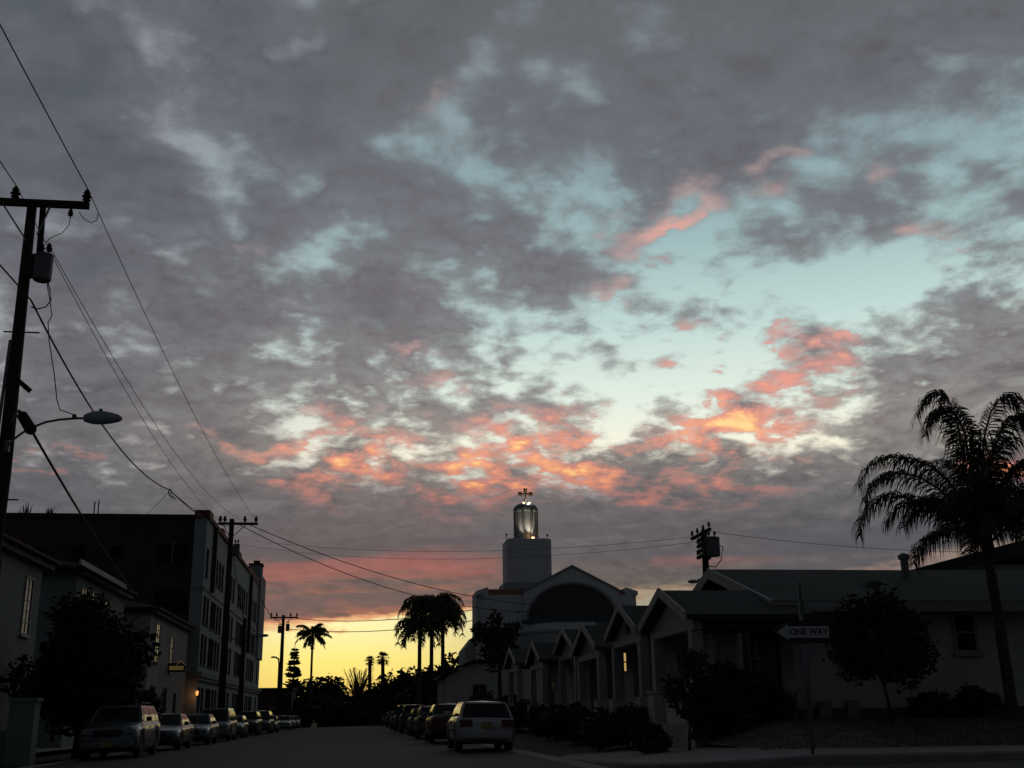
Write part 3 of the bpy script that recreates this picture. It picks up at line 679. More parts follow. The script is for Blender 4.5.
for s in (-1, 1): cop.prism([(gxa, ga+.02), (gxa+s*4.4, top(gxa+4.4)+.02), (gxa+s*4.4, top(gxa+4.4)+.2), (gxa, ga+.22)], 'y', YC-.62, YC+8)
part(cop, 'gable_coping', WPAINT, EC)
gl = MB().prism([(p[0], p[1]) for p in arc], 'y', YC-.06, YC-.01)
aw = part(gl, 'arched_window', GLASS, EC)
am = MB().tube([(cxA-(rA+.12)*math.cos(math.pi*i/30), YC-.55, zA+(hA+.12)*math.sin(math.pi*i/30)) for i in range(31)], .13, 6); part(am, 'arch_moulding', WPAINT, EC)
part(MB().box(cxA-rA-.6, cxA+rA, YC-.72, YC-.51, zA-.38, zA-.03), 'teal_band', TEAL, EC)
ap = MB(); ap.lathe((cxA-.4, YC-.2, 0), [(4.5, 0), (4.5, zA-1.35), (4.62, zA-1.3), (4.62, zA-1.12), (3.4, zA-.45)], 40); part(ap, 'apse', CHSTUC2, EC)
# tower
tl, tr_ = cz(507.5, 560, 104).x, cz(552.5, 560, 104).x; tz = cz(527, 538, 104).z; tcx = (tl+tr_)/2; hw_ = (tr_-tl)/2; cy = 104+hw_; ch = .45
oct_ = [(tl+ch, 104), (tr_-ch, 104), (tr_, 104+ch), (tr_, cy+hw_-ch), (tr_-ch, cy+hw_), (tl+ch, cy+hw_), (tl, cy+hw_-ch), (tl, 104+ch)]
part(MB().prism(oct_, 'z', 11, tz), 'tower', CHSTUC, EC, bevel=.12)
part(MB().prism([(tcx+(x-tcx)*1.16, cy+(y-cy)*1.16) for x, y in oct_], 'z', 11, 13.3), 'tower_base', CHSTUC2, EC)
lr = (cz(538, 520, 106).x-cz(514, 520, 106).x)/2; lcx = cz(526, 520, 106).x; lz1 = cz(526, 510, 106).z; lz2 = cz(526, 503, 106).z
ln = MB(); ln.lathe((lcx, cy, tz), [(lr, 0), (lr, .2), (lr*.86, .22), (lr*.86, lz1-tz-.2), (lr*1.02, lz1-tz-.18), (lr*1.02, lz1-tz)], 8)
part(ln, 'lantern', CHSTUC, EC)
cl = MB()
for k in range(8):
    a = math.pi/8+k*math.pi/4; cl.tube([(lcx+math.cos(a)*lr*.95, cy+math.sin(a)*lr*.95, tz+.2), (lcx+math.cos(a)*lr*.95, cy+math.sin(a)*lr*.95, lz1-.18)], .11, 8)
part(cl, 'lantern_columns', WPAINT, EC)
dm = MB(); dh = lz2-lz1; dm.lathe((lcx, cy, lz1), [(lr*1.03*math.cos(t), .02+dh*1.05*math.sin(t)) for t in [math.pi/2*i/8 for i in range(8)]]+[(.16, dh*1.1), (.16, dh*1.35), (.24, dh*1.4), (.12, dh*1.6)], 24); part(dm, 'dome', DOMEM, EC, smooth=True)
cr = MB(); ctop = cz(526, 488.5, 106).z; cb = lz2+.1; cc = cb+(ctop-cb)*.62; al = .52
cr.box(lcx-.075, lcx+.075, cy-.06, cy+.06, cb, ctop-.15).box(lcx-al, lcx-.076, cy-.055, cy+.055, cc-.07, cc+.07).box(lcx+.076, lcx+al, cy-.055, cy+.055, cc-.07, cc+.07)
for qx, qz in ((lcx-al, cc), (lcx+al, cc), (lcx, ctop-.15)):
    cr.ball((qx, cy, qz), .16, 10)
    for ax_, az_ in ((.12, .12), (-.12, .12), (.12, -.12), (-.12, -.12)):
        cr.ball((qx+ax_*.9, cy, qz+az_*.9), .10, 8)
part(cr, 'cross', GOLD, EC)
for s, px in ((-1, 507), (1, 548)):
    x = cz(px, 536, 104).x; part(MB().tube([(x, 104.4, tz-.05), (x, 104.4, tz+.28)], .03, 6).ball((x, 104.4, tz+.36), .11, 8), 'corner_finial', WOODD, EC)
for dx_, e_ in ((.35, 58), (-.75, 40)):
    fl = MB().cbox(lcx+dx_*1.2, cy-lr-.45, tz+.09, .22, .2, .16); part(fl, 'floodlight', LAMPL if dx_ > 0 else STEEL, EC)
    pl_ = bpy.data.lights.new('floodlight_beam', 'SPOT'); pl_.energy = e_; pl_.color = (1, .90, .72); pl_.spot_size = R(60); pl_.spot_blend = .8; pl_.shadow_soft_size = .08
    po = bpy.data.objects.new('floodlight_beam', pl_); C.collection.objects.link(po); po.parent = EC; po.location = Vector((lcx+dx_*1.2, cy-lr-.45, tz+.22))-EC.location
    po.rotation_euler = (Vector((lcx+dx_*.5, cy-lr*.8, tz+1.6))-Vector((lcx+dx_*1.2, cy-lr-.45, tz+.22))).to_track_quat('-Z', 'Y').to_euler()
gl_ = bpy.data.lights.new('cross_light', 'POINT'); gl_.energy = 26; gl_.color = (1, .9, .7); gl_.shadow_soft_size = .05
go_ = bpy.data.objects.new('cross_light', gl_); C.collection.objects.link(go_); go_.parent = EC; go_.location = Vector((lcx+.2, cy-lr*.75, lz2+.15))-EC.location
part(MB().cbox(lcx+.25, cy-lr*.62, lz1+(lz2-lz1)*.85, .16, .14, .12).cbox(lcx-.28, cy-lr*.62, lz1+(lz2-lz1)*.85, .16, .14, .12), 'cross_lamps', LAMPL, EC)
# side wing and low hall at its left
wl = MB().box(bL-.9, bL-.02, YC+1.5, YC+8, 0, 7.2); wl.prism([(bL-.9, 7.2), (bL-.02, 7.2), (bL-.02, 8.3)], 'y', YC+1.5, YC+8); part(wl, 'side_aisle', CHSTUC2, EC)
EH = empty('church_hall', (8, 92, 1), 'low white annex with a sloping roof at the left foot of the church', 'annex')
p0, p1, p2 = cz(443, 676, 88), cz(473, 662, 88), cz(503, 662, 88)
part(MB().box(p0.x+.2, 14, 88, 97, 0, p0.z-.1), 'wall', WSTUC, EH)
part(MB().prism([(p0.x+.2, p0.z-.1), (14, p0.z-.1), (14, p1.z-.1), (p1.x, p1.z-.1)], 'y', 88.01, 96.9), 'gable', WSTUC, EH)
part(MB().prism([(p0.x-.2, p0.z-.1), (p1.x, p1.z), (14, p1.z), (14, p1.z+.15), (p1.x, p1.z+.17), (p0.x-.2, p0.z+.08)], 'y', 87.5, 97.3), 'roof', WOODD, EH)
window(EH, (p1.x+.5, 88, 3.2), 'y-', 1.0, 1.1, nx=2)

# ---- the three two storey houses on the left
XL = -12.3
def lhouse(y0, y1, ze, label, col, wins, roofm, groundw=(), south=()):
    e = empty('stucco_house', (XL-4, (y0+y1)/2, .4), label, 'house')
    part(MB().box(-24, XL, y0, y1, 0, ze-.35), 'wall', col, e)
    ov = .55; x0, x1, a, b = -24.5, XL+ov, y0-ov, y1+ov
    rf = MB(); xm = (x0+x1)/2; hw = (b-a)*.28
    rf.add([(x0, a, ze), (x1, a, ze), (x1, b, ze), (x0, b, ze), (xm, a+hw, ze+1.5), (xm, b-hw, ze+1.5), (x0, a, ze-.12), (x1, a, ze-.12), (x1, b, ze-.12), (x0, b, ze-.12)],
           [(0, 1, 4), (1, 2, 5, 4), (2, 3, 5), (3, 0, 4, 5), (6, 9, 8, 7), (0, 6, 7, 1), (1, 7, 8, 2), (2, 8, 9, 3), (3, 9, 6, 0)])
    part(rf, 'roof', roofm, e)
    part(MB().box(x0+.3, XL+.35, a+.2, b-.2, ze-.35, ze-.122), 'eaves', WOODD, e)
    for (wy, wz, w, h, nx, ny, gm) in wins: window(e, (XL, wy, wz), 'x+', w, h, nx=nx, ny=ny, fr=WOODD if gm is GLASS else WPAINT, glass=gm)
    for (wx, wz, w, h) in south: window(e, (wx, y0, wz), 'y-', w, h, nx=2, ny=2)
    return e
CG = CURT
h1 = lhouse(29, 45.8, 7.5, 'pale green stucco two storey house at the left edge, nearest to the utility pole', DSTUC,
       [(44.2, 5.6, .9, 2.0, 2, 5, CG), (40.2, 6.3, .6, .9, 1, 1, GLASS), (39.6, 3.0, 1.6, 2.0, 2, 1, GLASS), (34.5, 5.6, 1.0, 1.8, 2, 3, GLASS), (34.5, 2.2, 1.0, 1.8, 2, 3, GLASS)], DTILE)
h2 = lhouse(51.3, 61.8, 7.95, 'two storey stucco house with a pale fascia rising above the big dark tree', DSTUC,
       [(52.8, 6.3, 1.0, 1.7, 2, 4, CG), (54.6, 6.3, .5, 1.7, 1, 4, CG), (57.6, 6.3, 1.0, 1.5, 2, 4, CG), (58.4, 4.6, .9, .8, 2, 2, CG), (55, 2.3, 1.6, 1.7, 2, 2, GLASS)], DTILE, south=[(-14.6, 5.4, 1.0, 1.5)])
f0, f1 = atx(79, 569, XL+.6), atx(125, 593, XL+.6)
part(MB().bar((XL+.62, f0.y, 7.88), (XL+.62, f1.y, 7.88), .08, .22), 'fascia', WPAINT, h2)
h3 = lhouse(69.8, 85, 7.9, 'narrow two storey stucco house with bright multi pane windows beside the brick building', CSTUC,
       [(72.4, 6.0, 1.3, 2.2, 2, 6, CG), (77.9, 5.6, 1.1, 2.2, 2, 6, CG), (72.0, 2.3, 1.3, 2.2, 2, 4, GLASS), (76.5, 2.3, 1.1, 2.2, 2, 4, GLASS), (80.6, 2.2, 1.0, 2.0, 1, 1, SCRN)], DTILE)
sgp = atx(176, 665, XL+.5)
ES = empty('hanging_sign', (XL+.45, sgp.y, sgp.z), 'small yellow sign with a roof shaped emblem projecting from the wall by the brick building', 'sign')
part(MB().box(XL+.02, XL+1.1, sgp.y-.05, sgp.y+.05, sgp.z-.45, sgp.z+.12), 'sign_board', WOODD, ES)
part(MB().box(XL+.10, XL+1.0, sgp.y-.08, sgp.y-.053, sgp.z-.32, sgp.z-.06), 'sign_band', YSIGN, ES)
part(MB().bar((XL+.55, sgp.y-.07, sgp.z+.02), (XL+.8, sgp.y-.07, sgp.z+.26), .05, .05).bar((XL+.8, sgp.y-.07, sgp.z+.26), (XL+1.08, sgp.y-.07, sgp.z+.0), .05, .05), 'roof_emblem', YSIGN, ES)

# ---- four storey building
XB, YB0, YB1 = -11.6, 86.0, 138.0
EBG = empty('apartment_block', (-20, 110, .4), 'four storey block with a dark red brick end wall and a pale stucco street front', 'apartment building')
ZT = 15.97
part(MB().box(-36, XB-.9, YB0, YB1, 0, ZT), 'end_wall', BRICK, EBG)
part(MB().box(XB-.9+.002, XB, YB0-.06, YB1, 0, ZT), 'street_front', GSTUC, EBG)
part(MB().box(-36, XB-.92, YB0-.12, YB0+.35, ZT, ZT+.28), 'parapet', WOODD, EBG)
pp = MB(); y = YB0-.1
for y0, y1, z in ((85.85, 88.0, 16.5), (88.01, 94.5, 16.2), (94.51, 96.2, 16.5), (96.21, 108.0, 16.25), (108.01, 110, 16.5), (110.01, 119.5, 16.2)): pp.box(XB-.95, XB+.18, y0, y1, ZT+.002, z+.1)
part(pp, 'cornice', REDR, EBG)
part(MB().box(XB-.9, XB+.1, 119.6, 131.5, ZT+.002, 16.7), 'cornice', REDR, EBG)
part(MB().box(XB-1.6, XB+.25, 131.6, 138.2, 8, 17.3).box(XB-1.2, XB+.2, 132.2, 134.0, 17.3, 18.4), 'corner_turret', WSTUC2, EBG)
part(MB().box(XB-1.3, XB+.3, 132.1, 134.1, 18.4, 18.62).box(XB-.8, XB-.1, 132.7, 133.5, 18.62, 19.0), 'turret_cap', REDR, EBG)
part(MB().box(XB-1.7, XB+.32, YB0-.3, YB1+.2, 4.45, 4.8).box(XB-1.5, XB+.2, YB0-.2, YB1+.1, 4.2, 4.45), 'ledge', WSTUC2, EBG)
part(MB().box(XB-.85, XB+.07, YB0-.12, YB1+.05, 10.75, 10.9), 'string_course', WSTUC2, EBG)
for yy, zb_ in ((90.0, 10.9), (121.0, 8.0)): part(MB().box(XB+.002, XB+.32, yy, yy+.5, zb_, ZT), 'downpipe', WOODD, EBG)
ys = [87.2, 89.0, 91.8, 93.4, 95.3, 97.2, 100.2, 102, 104, 106.2, 110.6, 112.4, 114.4, 116.2, 118.6, 122.6, 124.6, 127, 129.2, 134.5]
for fl_, (z0, z1) in enumerate(((1.9, 3.7), (5.4, 7.5), (8.3, 10.3), (11.8, 13.8))):
    for i, yy in enumerate(ys):
        if fl_ == 3 and i in (1,): continue
        w = 1.5 if i % 5 == 2 and fl_ < 3 else .85
        window(EBG, (XB, yy, (z0+z1)/2), 'x+', w, z1-z0, nx=2 if w > 1 else 1, ny=2, fr=WOODD, glass=SCRN, sill=True, fw=.05)
for q, nx in (((158, 172, 545, 562), 1), ((175, 187, 545, 562), 1), ((155, 170, 591, 611), 1), ((173, 186, 591, 611), 1), ((72, 84, 546, 562), 1), ((112, 122, 546, 558), 1), ((72, 84, 596, 610), 1), ((30, 44, 548, 563), 1)):
    southwin(q[0], q[1], q[2], q[3], YB0, EBG, nx=nx, ny=2, fr=WOODD, sill=True, fw=.06)
part(MB().box(*(aty(172.6, 560, YB0).x-.1, aty(172.6, 560, YB0).x+.1), YB0-.05, YB0-.002, aty(173, 563, YB0).z, aty(173, 543, YB0).z), 'mullion', WPAINT, EBG)
# rooftop plants and vent stacks seen over the wall
for px, hgt in ((94, .9), (98, 1.0)):
    a = aty(px, 512, 88); part(MB().tube([(a.x, 88, ZT), (a.x, 88, a.z+hgt*.9)], .05, 6), 'roof_pipe', STEEL, EBG)
for i, (px, hh) in enumerate(((27, 1.0), (50, .8))):
    a = aty(px, 512, 88); rn = random.Random(i); mb = MB()
    for k in range(26):
        an = rn.uniform(0, 6.28); e = rn.uniform(.5, 1.5); L_ = hh*rn.uniform(.6, 1.2); mb.tube([(a.x, 88, ZT), (a.x+math.cos(an)*math.cos(e)*L_, 88+math.sin(an)*math.cos(e)*L_, ZT+.3+math.sin(e)*L_)], [.05, .015], 4)
    pot = empty('roof_plant', (a.x, 88, ZT), ('spiky plant on the brick block roof, the taller one nearest the near utility pole', 'low spiky plant on the brick block roof beside the two thin pipes')[i], 'plant'); part(mb, 'foliage', LEAF_D, pot)
    part(MB().lathe((a.x, 88, ZT+.002), [(.2, 0), (.28, .35)], 10), 'planter', STONE, pot)
# wall lamp
wl_ = atx(197, 694, XB+.22); wlz = wl_.z
EL_ = empty('wall_lamp', (XB+.1, wl_.y, wlz), 'small lit orange wall lamp on the stucco front of the brick block', 'lamp')
yL = YB0-.3; xl = aty(197, 694, yL).x; zl = aty(197, 694, yL).z
EL_.location = (xl, yL+.1, zl)
part(MB().box(xl-.09, xl+.09, yL+.12, yL+.235, zl-.1, zl+.22), 'bracket', WOODD, EL_)
part(MB().lathe((xl, yL, zl-.1), [(.07, 0), (.12, .25), (.03, .34)], 8), 'lamp_shade', mat('wall_lamp_glass', (.6, .3, .1), .5, emit=(1, .38, .10), estr=1.3), EL_)
ll = bpy.data.lights.new('wall_lamp_glow', 'POINT'); ll.energy = 2.2; ll.color = (1, .38, .12); ll.shadow_soft_size = .1
lo = bpy.data.objects.new('wall_lamp_glow', ll); C.collection.objects.link(lo); lo.parent = EL_; lo.location = (0, -.35, -.2)
# small building at the far end of the left side
sb0, sb1 = aty(258, 688, 146), aty(292, 688, 146)
EG = empty('small_flat_building', (sb0.x+2, 148, 0), 'low flat roofed building beyond the tall block, behind the far utility pole', 'building')
part(MB().box(sb0.x-1, sb1.x, 146, 156, -1, sb0.z-.2), 'wall', BRICK, EG); part(MB().box(sb0.x-1.2, sb1.x+.2, 145.8, 156.2, sb0.z-.2, sb0.z), 'roof', WOODD, EG)
window(EG, (sb0.x+2.2, 146, 3.2), 'y-', 1.2, 1.0, nx=2)
# gate pillar in front of the first house
g0 = aty(26, 698, 36.0)
EP = empty('gate_pillar', (g0.x, 36, .4), 'short pale stucco gate pillar at the left edge beside the big dark tree', 'pillar')
part(MB().box(g0.x-.36, g0.x+.36, 35.7, 36.3, 0, g0.z-.1), 'shaft', DSTUC, EP); part(MB().box(g0.x-.42, g0.x+.42, 35.64, 36.36, g0.z-.1, g0.z), 'cap', DSTUC, EP)
part(MB().box(-16, g0.x-.361, 35.9, 36.1, 0, g0.z-.9), 'wall_panel', DSTUC, EP)

# ------------------------------------------------------------------ utility poles
def insulator(mb, x, y, z, s=1.0):
    mb.lathe((x, y, z), [(.02*s, -.12*s), (.02*s, 0), (.09*s, .01*s), (.05*s, .07*s), (.11*s, .09*s), (.05*s, .15*s), (.08*s, .17*s), (.04*s, .25*s), (.02*s, .27*s)], 10)
def transformer(root, x, y, z, r=.26, h=.8, name='transformer'):
    t = MB().lathe((0, 0, 0), [(r*.9, 0), (r, .05), (r, h-.06), (r*1.04, h-.05), (r*1.04, h), (r*.6, h+.05)], 14).build(name, CANM, root, loc=Vector((x, y, z))-root.location)
    b = MB(); insulator(b, -r*.4, 0, h+.12, .9); insulator(b, r*.4, 0, h+.12, .9); b.build('bushings', INSUL, t)
    return t
# near pole
q0, q1 = Vector((-9.36, 30, .2)), Vector((-9.20, 30, 15.28))
P1 = empty('utility_pole', q0, 'tall wooden utility pole at the left edge carrying a street lamp arm', 'utility pole', 'utility poles along the left pavement')
def onp(z): return q0.lerp(q1, (z-q0.z)/(q1.z-q0.z))
part(MB().tube([q0, q0.lerp(q1, .5), q1-Vector((.16, 0, 0))], [.21, .19, .13], 14), 'pole', POLEW, P1, smooth=True)
arm = aty(90, 207, 29.85); arx0 = aty(-30, 207, 29.85).x
part(MB().box(arx0, arm.x, 29.68, 29.82, arm.z-.10, arm.z+.09), 'crossarm', POLEW, P1)
part(MB().tube([(onp(13.5).x+.22, 29.95, 13.5), (onp(15.1).x+.15, 29.95, arm.z+.05)], .085, 10), 'pole_extension', POLEW, P1)
part(MB().bar((arm.x-1.0, 29.66, arm.z-.1), (onp(14.3).x+.15, 29.75, arm.z-.95), .04), 'arm_brace', STEEL, P1)
part(MB().bar((arx0+.9, 29.66, arm.z-.1), (onp(14.3).x-.1, 29.75, arm.z-1.15), .04), 'arm_brace', STEEL, P1)
ia = aty(87, 196, 29.75); ib = aty(15, 197, 29.75)
for q in (ia, ib, Vector((arx0+.2, 29.75, ia.z))):
    mb = MB(); insulator(mb, q.x, 29.75, arm.z+.14, 1.3); part(mb, 'insulator', INSUL, P1)
mb = MB(); insulator(mb, arm.x-.47, 29.75, arm.z-.34, .8); part(mb, 'insulator', INSUL, P1)
tq = aty(42, 281, 29.6); transformer(P1, tq.x, 29.58, tq.z, .24, .74)
tq2 = aty(32, 270, 29.75); part(MB().cbox(tq2.x, 29.72, tq2.z+.1, .26, .3, .62), 'switch_box', WOODD, P1)
for px, py, s in ((40, 333, 1), (24, 500, 1), (10, 332, -1)):
    a = aty(px, py, 30); c_ = onp(a.z).x; part(MB().tube([(c_, 29.98, a.z), (c_+s*.46, 29.98, a.z)], .022, 6), 'pole_step', STEEL, P1)
a = aty(22, 385, 29.85); part(MB().bar((a.x-.30, 29.84, a.z+.28), (a.x+.22, 29.84, a.z-.16), .13, .13), 'cable_bracket', WOODD, P1)
a0, a1 = aty(7, 340, 29.8), aty(-6, 470, 29.8); part(MB().tube([(onp(a0.z).x-.2, 29.8, a0.z), (onp(a1.z).x-.22, 29.8, a1.z), (onp(5).x-.22, 29.8, 2.0)], .045, 8), 'conduit', STEEL, P1)
# street lamp on the pole
LA = empty('street_lamp', aty(10, 443, 29.8), 'grey cobra head street lamp on a curved arm fixed to the near utility pole', 'street lamp')
armp = [aty(x, y, 29.75) for x, y in ((8, 446), (14, 439), (22, 433), (33, 427), (46, 422), (60, 419.5), (74, 418.5), (88, 418))]
part(MB().tube(armp, .032, 8), 'arm', STEEL, LA)
a = armp[0]; part(MB().cbox(a.x-.02, 29.78, a.z, .10, .12, .3), 'mounting_plate', STEEL, LA)
h0, h1_ = aty(84, 418.5, 29.75), aty(122, 419, 29.75)
L_ = h1_.x-h0.x; hd = MB(); n = 10
for i in range(n+1):
    t = i/n; rz = (.09+.10*math.sin(math.pi*min(1, t*1.05)**.8)) if t < .99 else .04; ry = .08+.10*math.sin(math.pi*t**.9)
    for k in range(12):
        an = 2*math.pi*k/12; zc = math.sin(an); hd.v.append((h0.x+L_*t, 29.75+math.cos(an)*ry, h0.z+.01*t+(zc*rz*1.15 if zc > 0 else zc*rz*.85)))
for i in range(n):
    for k in range(12): a_, b_ = i*12+k, i*12+(k+1) % 12; hd.f.append((a_, b_, b_+12, a_+12))
hd.f.append(tuple(range(12))); hd.f.append(tuple(n*12+k for k in range(12)))
part(hd, 'lamp_head', LAMPG, LA, smooth=True)
part(MB().lathe((h0.x+L_*.42, 29.75, h0.z+.18), [(.045, 0), (.045, .08), (.02, .1)], 10), 'photocell', TRIMK, LA)
part(MB().cbox(armp[5].x+.35, 29.75, armp[6].z+.07, .10, .05, .09), 'arm_clamp', STEEL, LA)
# splice closure and the heavy service cable
sc0, sc1 = aty(20, 412, 29.6), aty(33, 433, 29.6)
cb_end = Vector((XL+.3, 44.0, 6.9)); ce = aty(90, 514, 40.0)
CS = empty('service_cable', sc0, 'thick black service cable with a splice closure dropping right from the near pole', 'cable')
dv = (sc1-sc0); part(MB().tube([sc0, sc0+dv*.12, sc0+dv*.88, sc1], [.05, .135, .15, .09], 12), 'splice_closure', BLACKR, CS)
pts = [sc1]; e_ = Vector((XL+.55, 60.5, 7.95))
for i in range(1, 17):
    t = i/16; p = sc1.lerp(e_, t); p.z -= .5*4*t*(1-t)*.35; pts.append(p)
part(MB().tube(pts, .036, 7), 'cable', BLACKR, CS)
part(MB().tube([onp(aty(10, 424, 30).z)+Vector((.1, -.2, 0)), aty(14, 414, 29.7), aty(20, 410, 29.65)], .03, 7), 'hook_arm', STEEL, CS)

def simple_pole(px0, py0, px1, py1, label, r, armpx=None, armpy=None, y=None, tf=(), braces=True, xx=-9.6, z0=None):
    top = atx(px1, py1, xx) if y is None else aty(px1, py1, y); base = atx(px0, py0, xx) if y is None else aty(px0, py0, y)
    Y = top.y; b = Vector((base.x+(base.x-top.x)*.2, Y, g(base.x, Y)-.05 if z0 is None else z0))
    e = empty('utility_pole', b, label, 'utility pole', 'utility poles along the left pavement' if xx < 0 and y is None else None)
    part(MB().tube([b, (top.x, Y, top.z)], [r, r*.62], 12), 'pole', POLEW, e, smooth=True)
    if armpx:
        A, B = aty(armpx[0], armpy, Y-.2), aty(armpx[1], armpy, Y-.2)
        part(MB().box(A.x, B.x, Y-.28, Y-.14, A.z-.09, A.z+.09), 'crossarm', POLEW, e)
        for s in (A.x+.15, B.x-.15, (A.x+top.x)/2, (B.x+top.x)/2):
            mb = MB(); insulator(mb, s, Y-.2, A.z+.15, 1.6); part(mb, 'insulator', INSUL, e)
        if braces: part(MB().bar(((A.x+top.x)/2-.1, Y-.3, A.z-.08), (top.x, Y-.2, A.z-1.1), .05).bar(((B.x+top.x)/2+.1, Y-.3, A.z-.08), (top.x, Y-.22, A.z-1.1), .05), 'arm_braces', STEEL, e)
    for (tx, ty) in tf:
        p = aty(tx, ty, Y-.45); transformer(e, p.x, Y-.42, p.z, .24, .85)
    return e, Vector((top.x, Y, top.z))
P2, T2 = simple_pole(221, 700, 232, 519, 'tall wooden utility pole with one crossarm in front of the stucco block', .28, (218, 258), 523.5, tf=((236, 556),))
P3, T3 = simple_pole(240, 700, 245, 618, 'shorter topless wooden pole with a lamp arm in front of the stucco block', .25)
la = MB(); A = aty(262, 635.5, T3.y-.3); la.tube([(T3.x, T3.y-.25, A.z-.5), (T3.x+.6, T3.y-.3, A.z-.12), (A.x, A.y, A.z)], .07, 7); B = aty(202, 638, T3.y-.3); la.tube([(T3.x, T3.y-.25, A.z-.3), (B.x, T3.y-.3, B.z)], .06, 6)
part(la, 'lamp_arm', STEEL, P3); part(MB().ball((A.x+.15, A.y, A.z), .42, 10, .3), 'lamp_head', LAMPG, P3, smooth=True)
P4, T4 = simple_pole(281, 700, 283.5, 615, 'far wooden utility pole with two transformers against the yellow sky', .30, (270, 298), 617.5, tf=((279.5, 633), (287.5, 631)))
# pole behind the corner house
P5 = empty('utility_pole', aty(707, 640, 58), 'short cluttered utility pole with an angled crossarm behind the corner house roof', 'utility pole')
P5.location.z = 1.0
t5 = aty(704, 530, 58); b5 = aty(708, 640, 58)
part(MB().tube([(b5.x, 58, 1), (t5.x, 58, t5.z)], [.22, .17], 10), 'pole', POLEW, P5)
for (x0, y0, x1, y1, dd) in ((692, 539, 710, 529, 0), (698, 547, 704, 543, 0), (698, 558, 705, 554, .1)):
    A, B = aty(x0, y0, 57.3), aty(x1, y1, 58.6); part(MB().bar(A, B, .16, .16), 'crossarm', POLEW, P5)
    mb = MB()
    for t in (.02, .3, .62, .95):
        q = A.lerp(B, t); insulator(mb, q.x, q.y, q.z+.16, 1.0)
    part(mb, 'insulators', INSUL, P5)
p = aty(713, 556.5, 57.5); transformer(P5, p.x, 57.5, p.z, .40, 1.0)
p = aty(706.5, 551, 57.6); part(MB().cbox(p.x, 57.6, p.z, .35, .35, .9), 'switch_box', WOODD, P5)
p = aty(693, 581.5, 57.4); part(MB().ball((p.x, 57.4, p.z), .30, 10, .35), 'lamp_head', LAMPG, P5); q = aty(705, 577, 57.7); part(MB().tube([(p.x+.1, 57.4, p.z), (q.x, 57.8, q.z)], .05, 6), 'lamp_arm', STEEL, P5)
lp = [aty(x, y, 57.4) for x, y in ((718, 545), (723, 547), (721, 560), (716, 567), (708, 566))]; part(MB().tube(lp, .03, 5), 'jumper_cable', BLACKR, P5)
# far street lamp
sx0, sx1 = aty(277.5, 700, 150), aty(276, 657, 150)
SL = empty('street_lamp', (sx0.x, 150, g(sx0.x, 150)), 'thin distant street lamp beside the far utility pole against the yellow sky', 'street lamp')
part(MB().tube([(sx0.x, 150, g(sx0.x, 150)-.1), (sx0.x, 150, sx1.z-1.0), (sx0.x-.1, 150, sx1.z-.25), (sx0.x-.5, 150, sx1.z)], .11, 8), 'post', STEEL, SL)
part(MB().ball((sx0.x-.75, 150, sx1.z-.02), .36, 8, .35), 'lamp_head', LAMPG, SL)

# ------------------------------------------------------------------ wires
def wire(a, b, sag, r, label, n=18, name='overhead_wire', group=None):
    pts = []
    for i in range(n+1):
        t = i/n; p = Vector(a).lerp(Vector(b), t); p.z -= 4*sag*t*(1-t); pts.append(p)
    mb = MB().tube(pts, r, 5); o = mb.build(name, BLACKR); return tag(o, label, 'wire', group)
iz = arm.z+.5
back = -20
wire((ia.x+.1, back, 16.4), (ia.x, 29.75, iz), .5, .016, 'wire coming from the upper left corner to the right end of the near crossarm')
wire((ib.x, back, 16.4), (ib.x, 29.75, iz), .4, .016, 'short wire reaching the inner insulator of the near crossarm from the left edge')
e2 = aty(256, 520, 83.9); f2 = aty(219, 520, 83.9); m2 = aty(241, 520, 83.9)
wire((ia.x, 29.75, iz), (e2.x, 83.9, e2.z), .7, .012, 'highest thin wire from the right end of the near crossarm to the second pole')
wire((ib.x, 29.75, iz), (f2.x, 83.9, f2.z), 1.1, .012, 'thin wire from the inner insulator of the near crossarm to the second pole')
wire((tq.x+.1, 29.6, tq.z+1.0), (m2.x, 83.9, m2.z), 1.2, .011, 'thin wire running from beside the near transformer to the second pole')
k0_ = aty(31, 300, 29.9)
J = aty(170, 490, 57.0)
wire((k0_.x-.5, back, 12.6), (k0_.x, 29.9, k0_.z), .4, .022, 'wire meeting the near pole just below its transformer from the left edge')
wire(k0_, J, .95, .028, 'twisted heavy cable sagging from the near pole to the mid air junction', name='overhead_cable')
wire(J, (T2.x, 83.7, aty(232, 527, 84).z), .45, .028, 'heavy cable from the mid air junction to the second pole', name='overhead_cable')
r1_ = aty(600, 622, 39.5); r1_ = Vector((8.9, 42.7, 4.8)); r2_ = Vector((8.9, 47.8, 4.65))
s2 = aty(249, 526, 83.0)
wire(aty(249, 524.5, 83), aty(560, 607, 99.2), 1.2, .03, 'upper of the two wires slanting from the second pole down to the church')
wire(aty(238, 524, 83), aty(540, 612, 99.2), 1.6, .03, 'lower of the two wires slanting from the second pole down to the church')
wire(J, (XB-.4, 86.2, ZT+.3), .1, .018, 'short drop wire falling right from the junction to the corner of the brick block')
wire(J, aty(146, 514, 86.3), .1, .016, 'short drop wire falling left from the junction to the brick block roof')
jl = MB()
for i in range(3):
    jl.tube([J+Vector((math.cos(a+i)*(.07+.05*i)+.06*i, .05*i, -.10-.12*i+math.sin(a)*(.16-.03*i))) for a in [k*math.pi/6 for k in range(13)]], .016, 5)
tag(jl.build('cable_loops', BLACKR), 'small tangle of cable loops hanging at the mid air junction', 'cable')
wire(aty(255, 541, 83.5), aty(703, 536, 58), .8, .010, 'upper of two faint wires crossing the sky toward the pole behind the corner house')
wire(aty(243, 545, 83.5), aty(703, 541, 58), 1.0, .010, 'lower of two faint wires crossing the sky toward the pole behind the corner house')
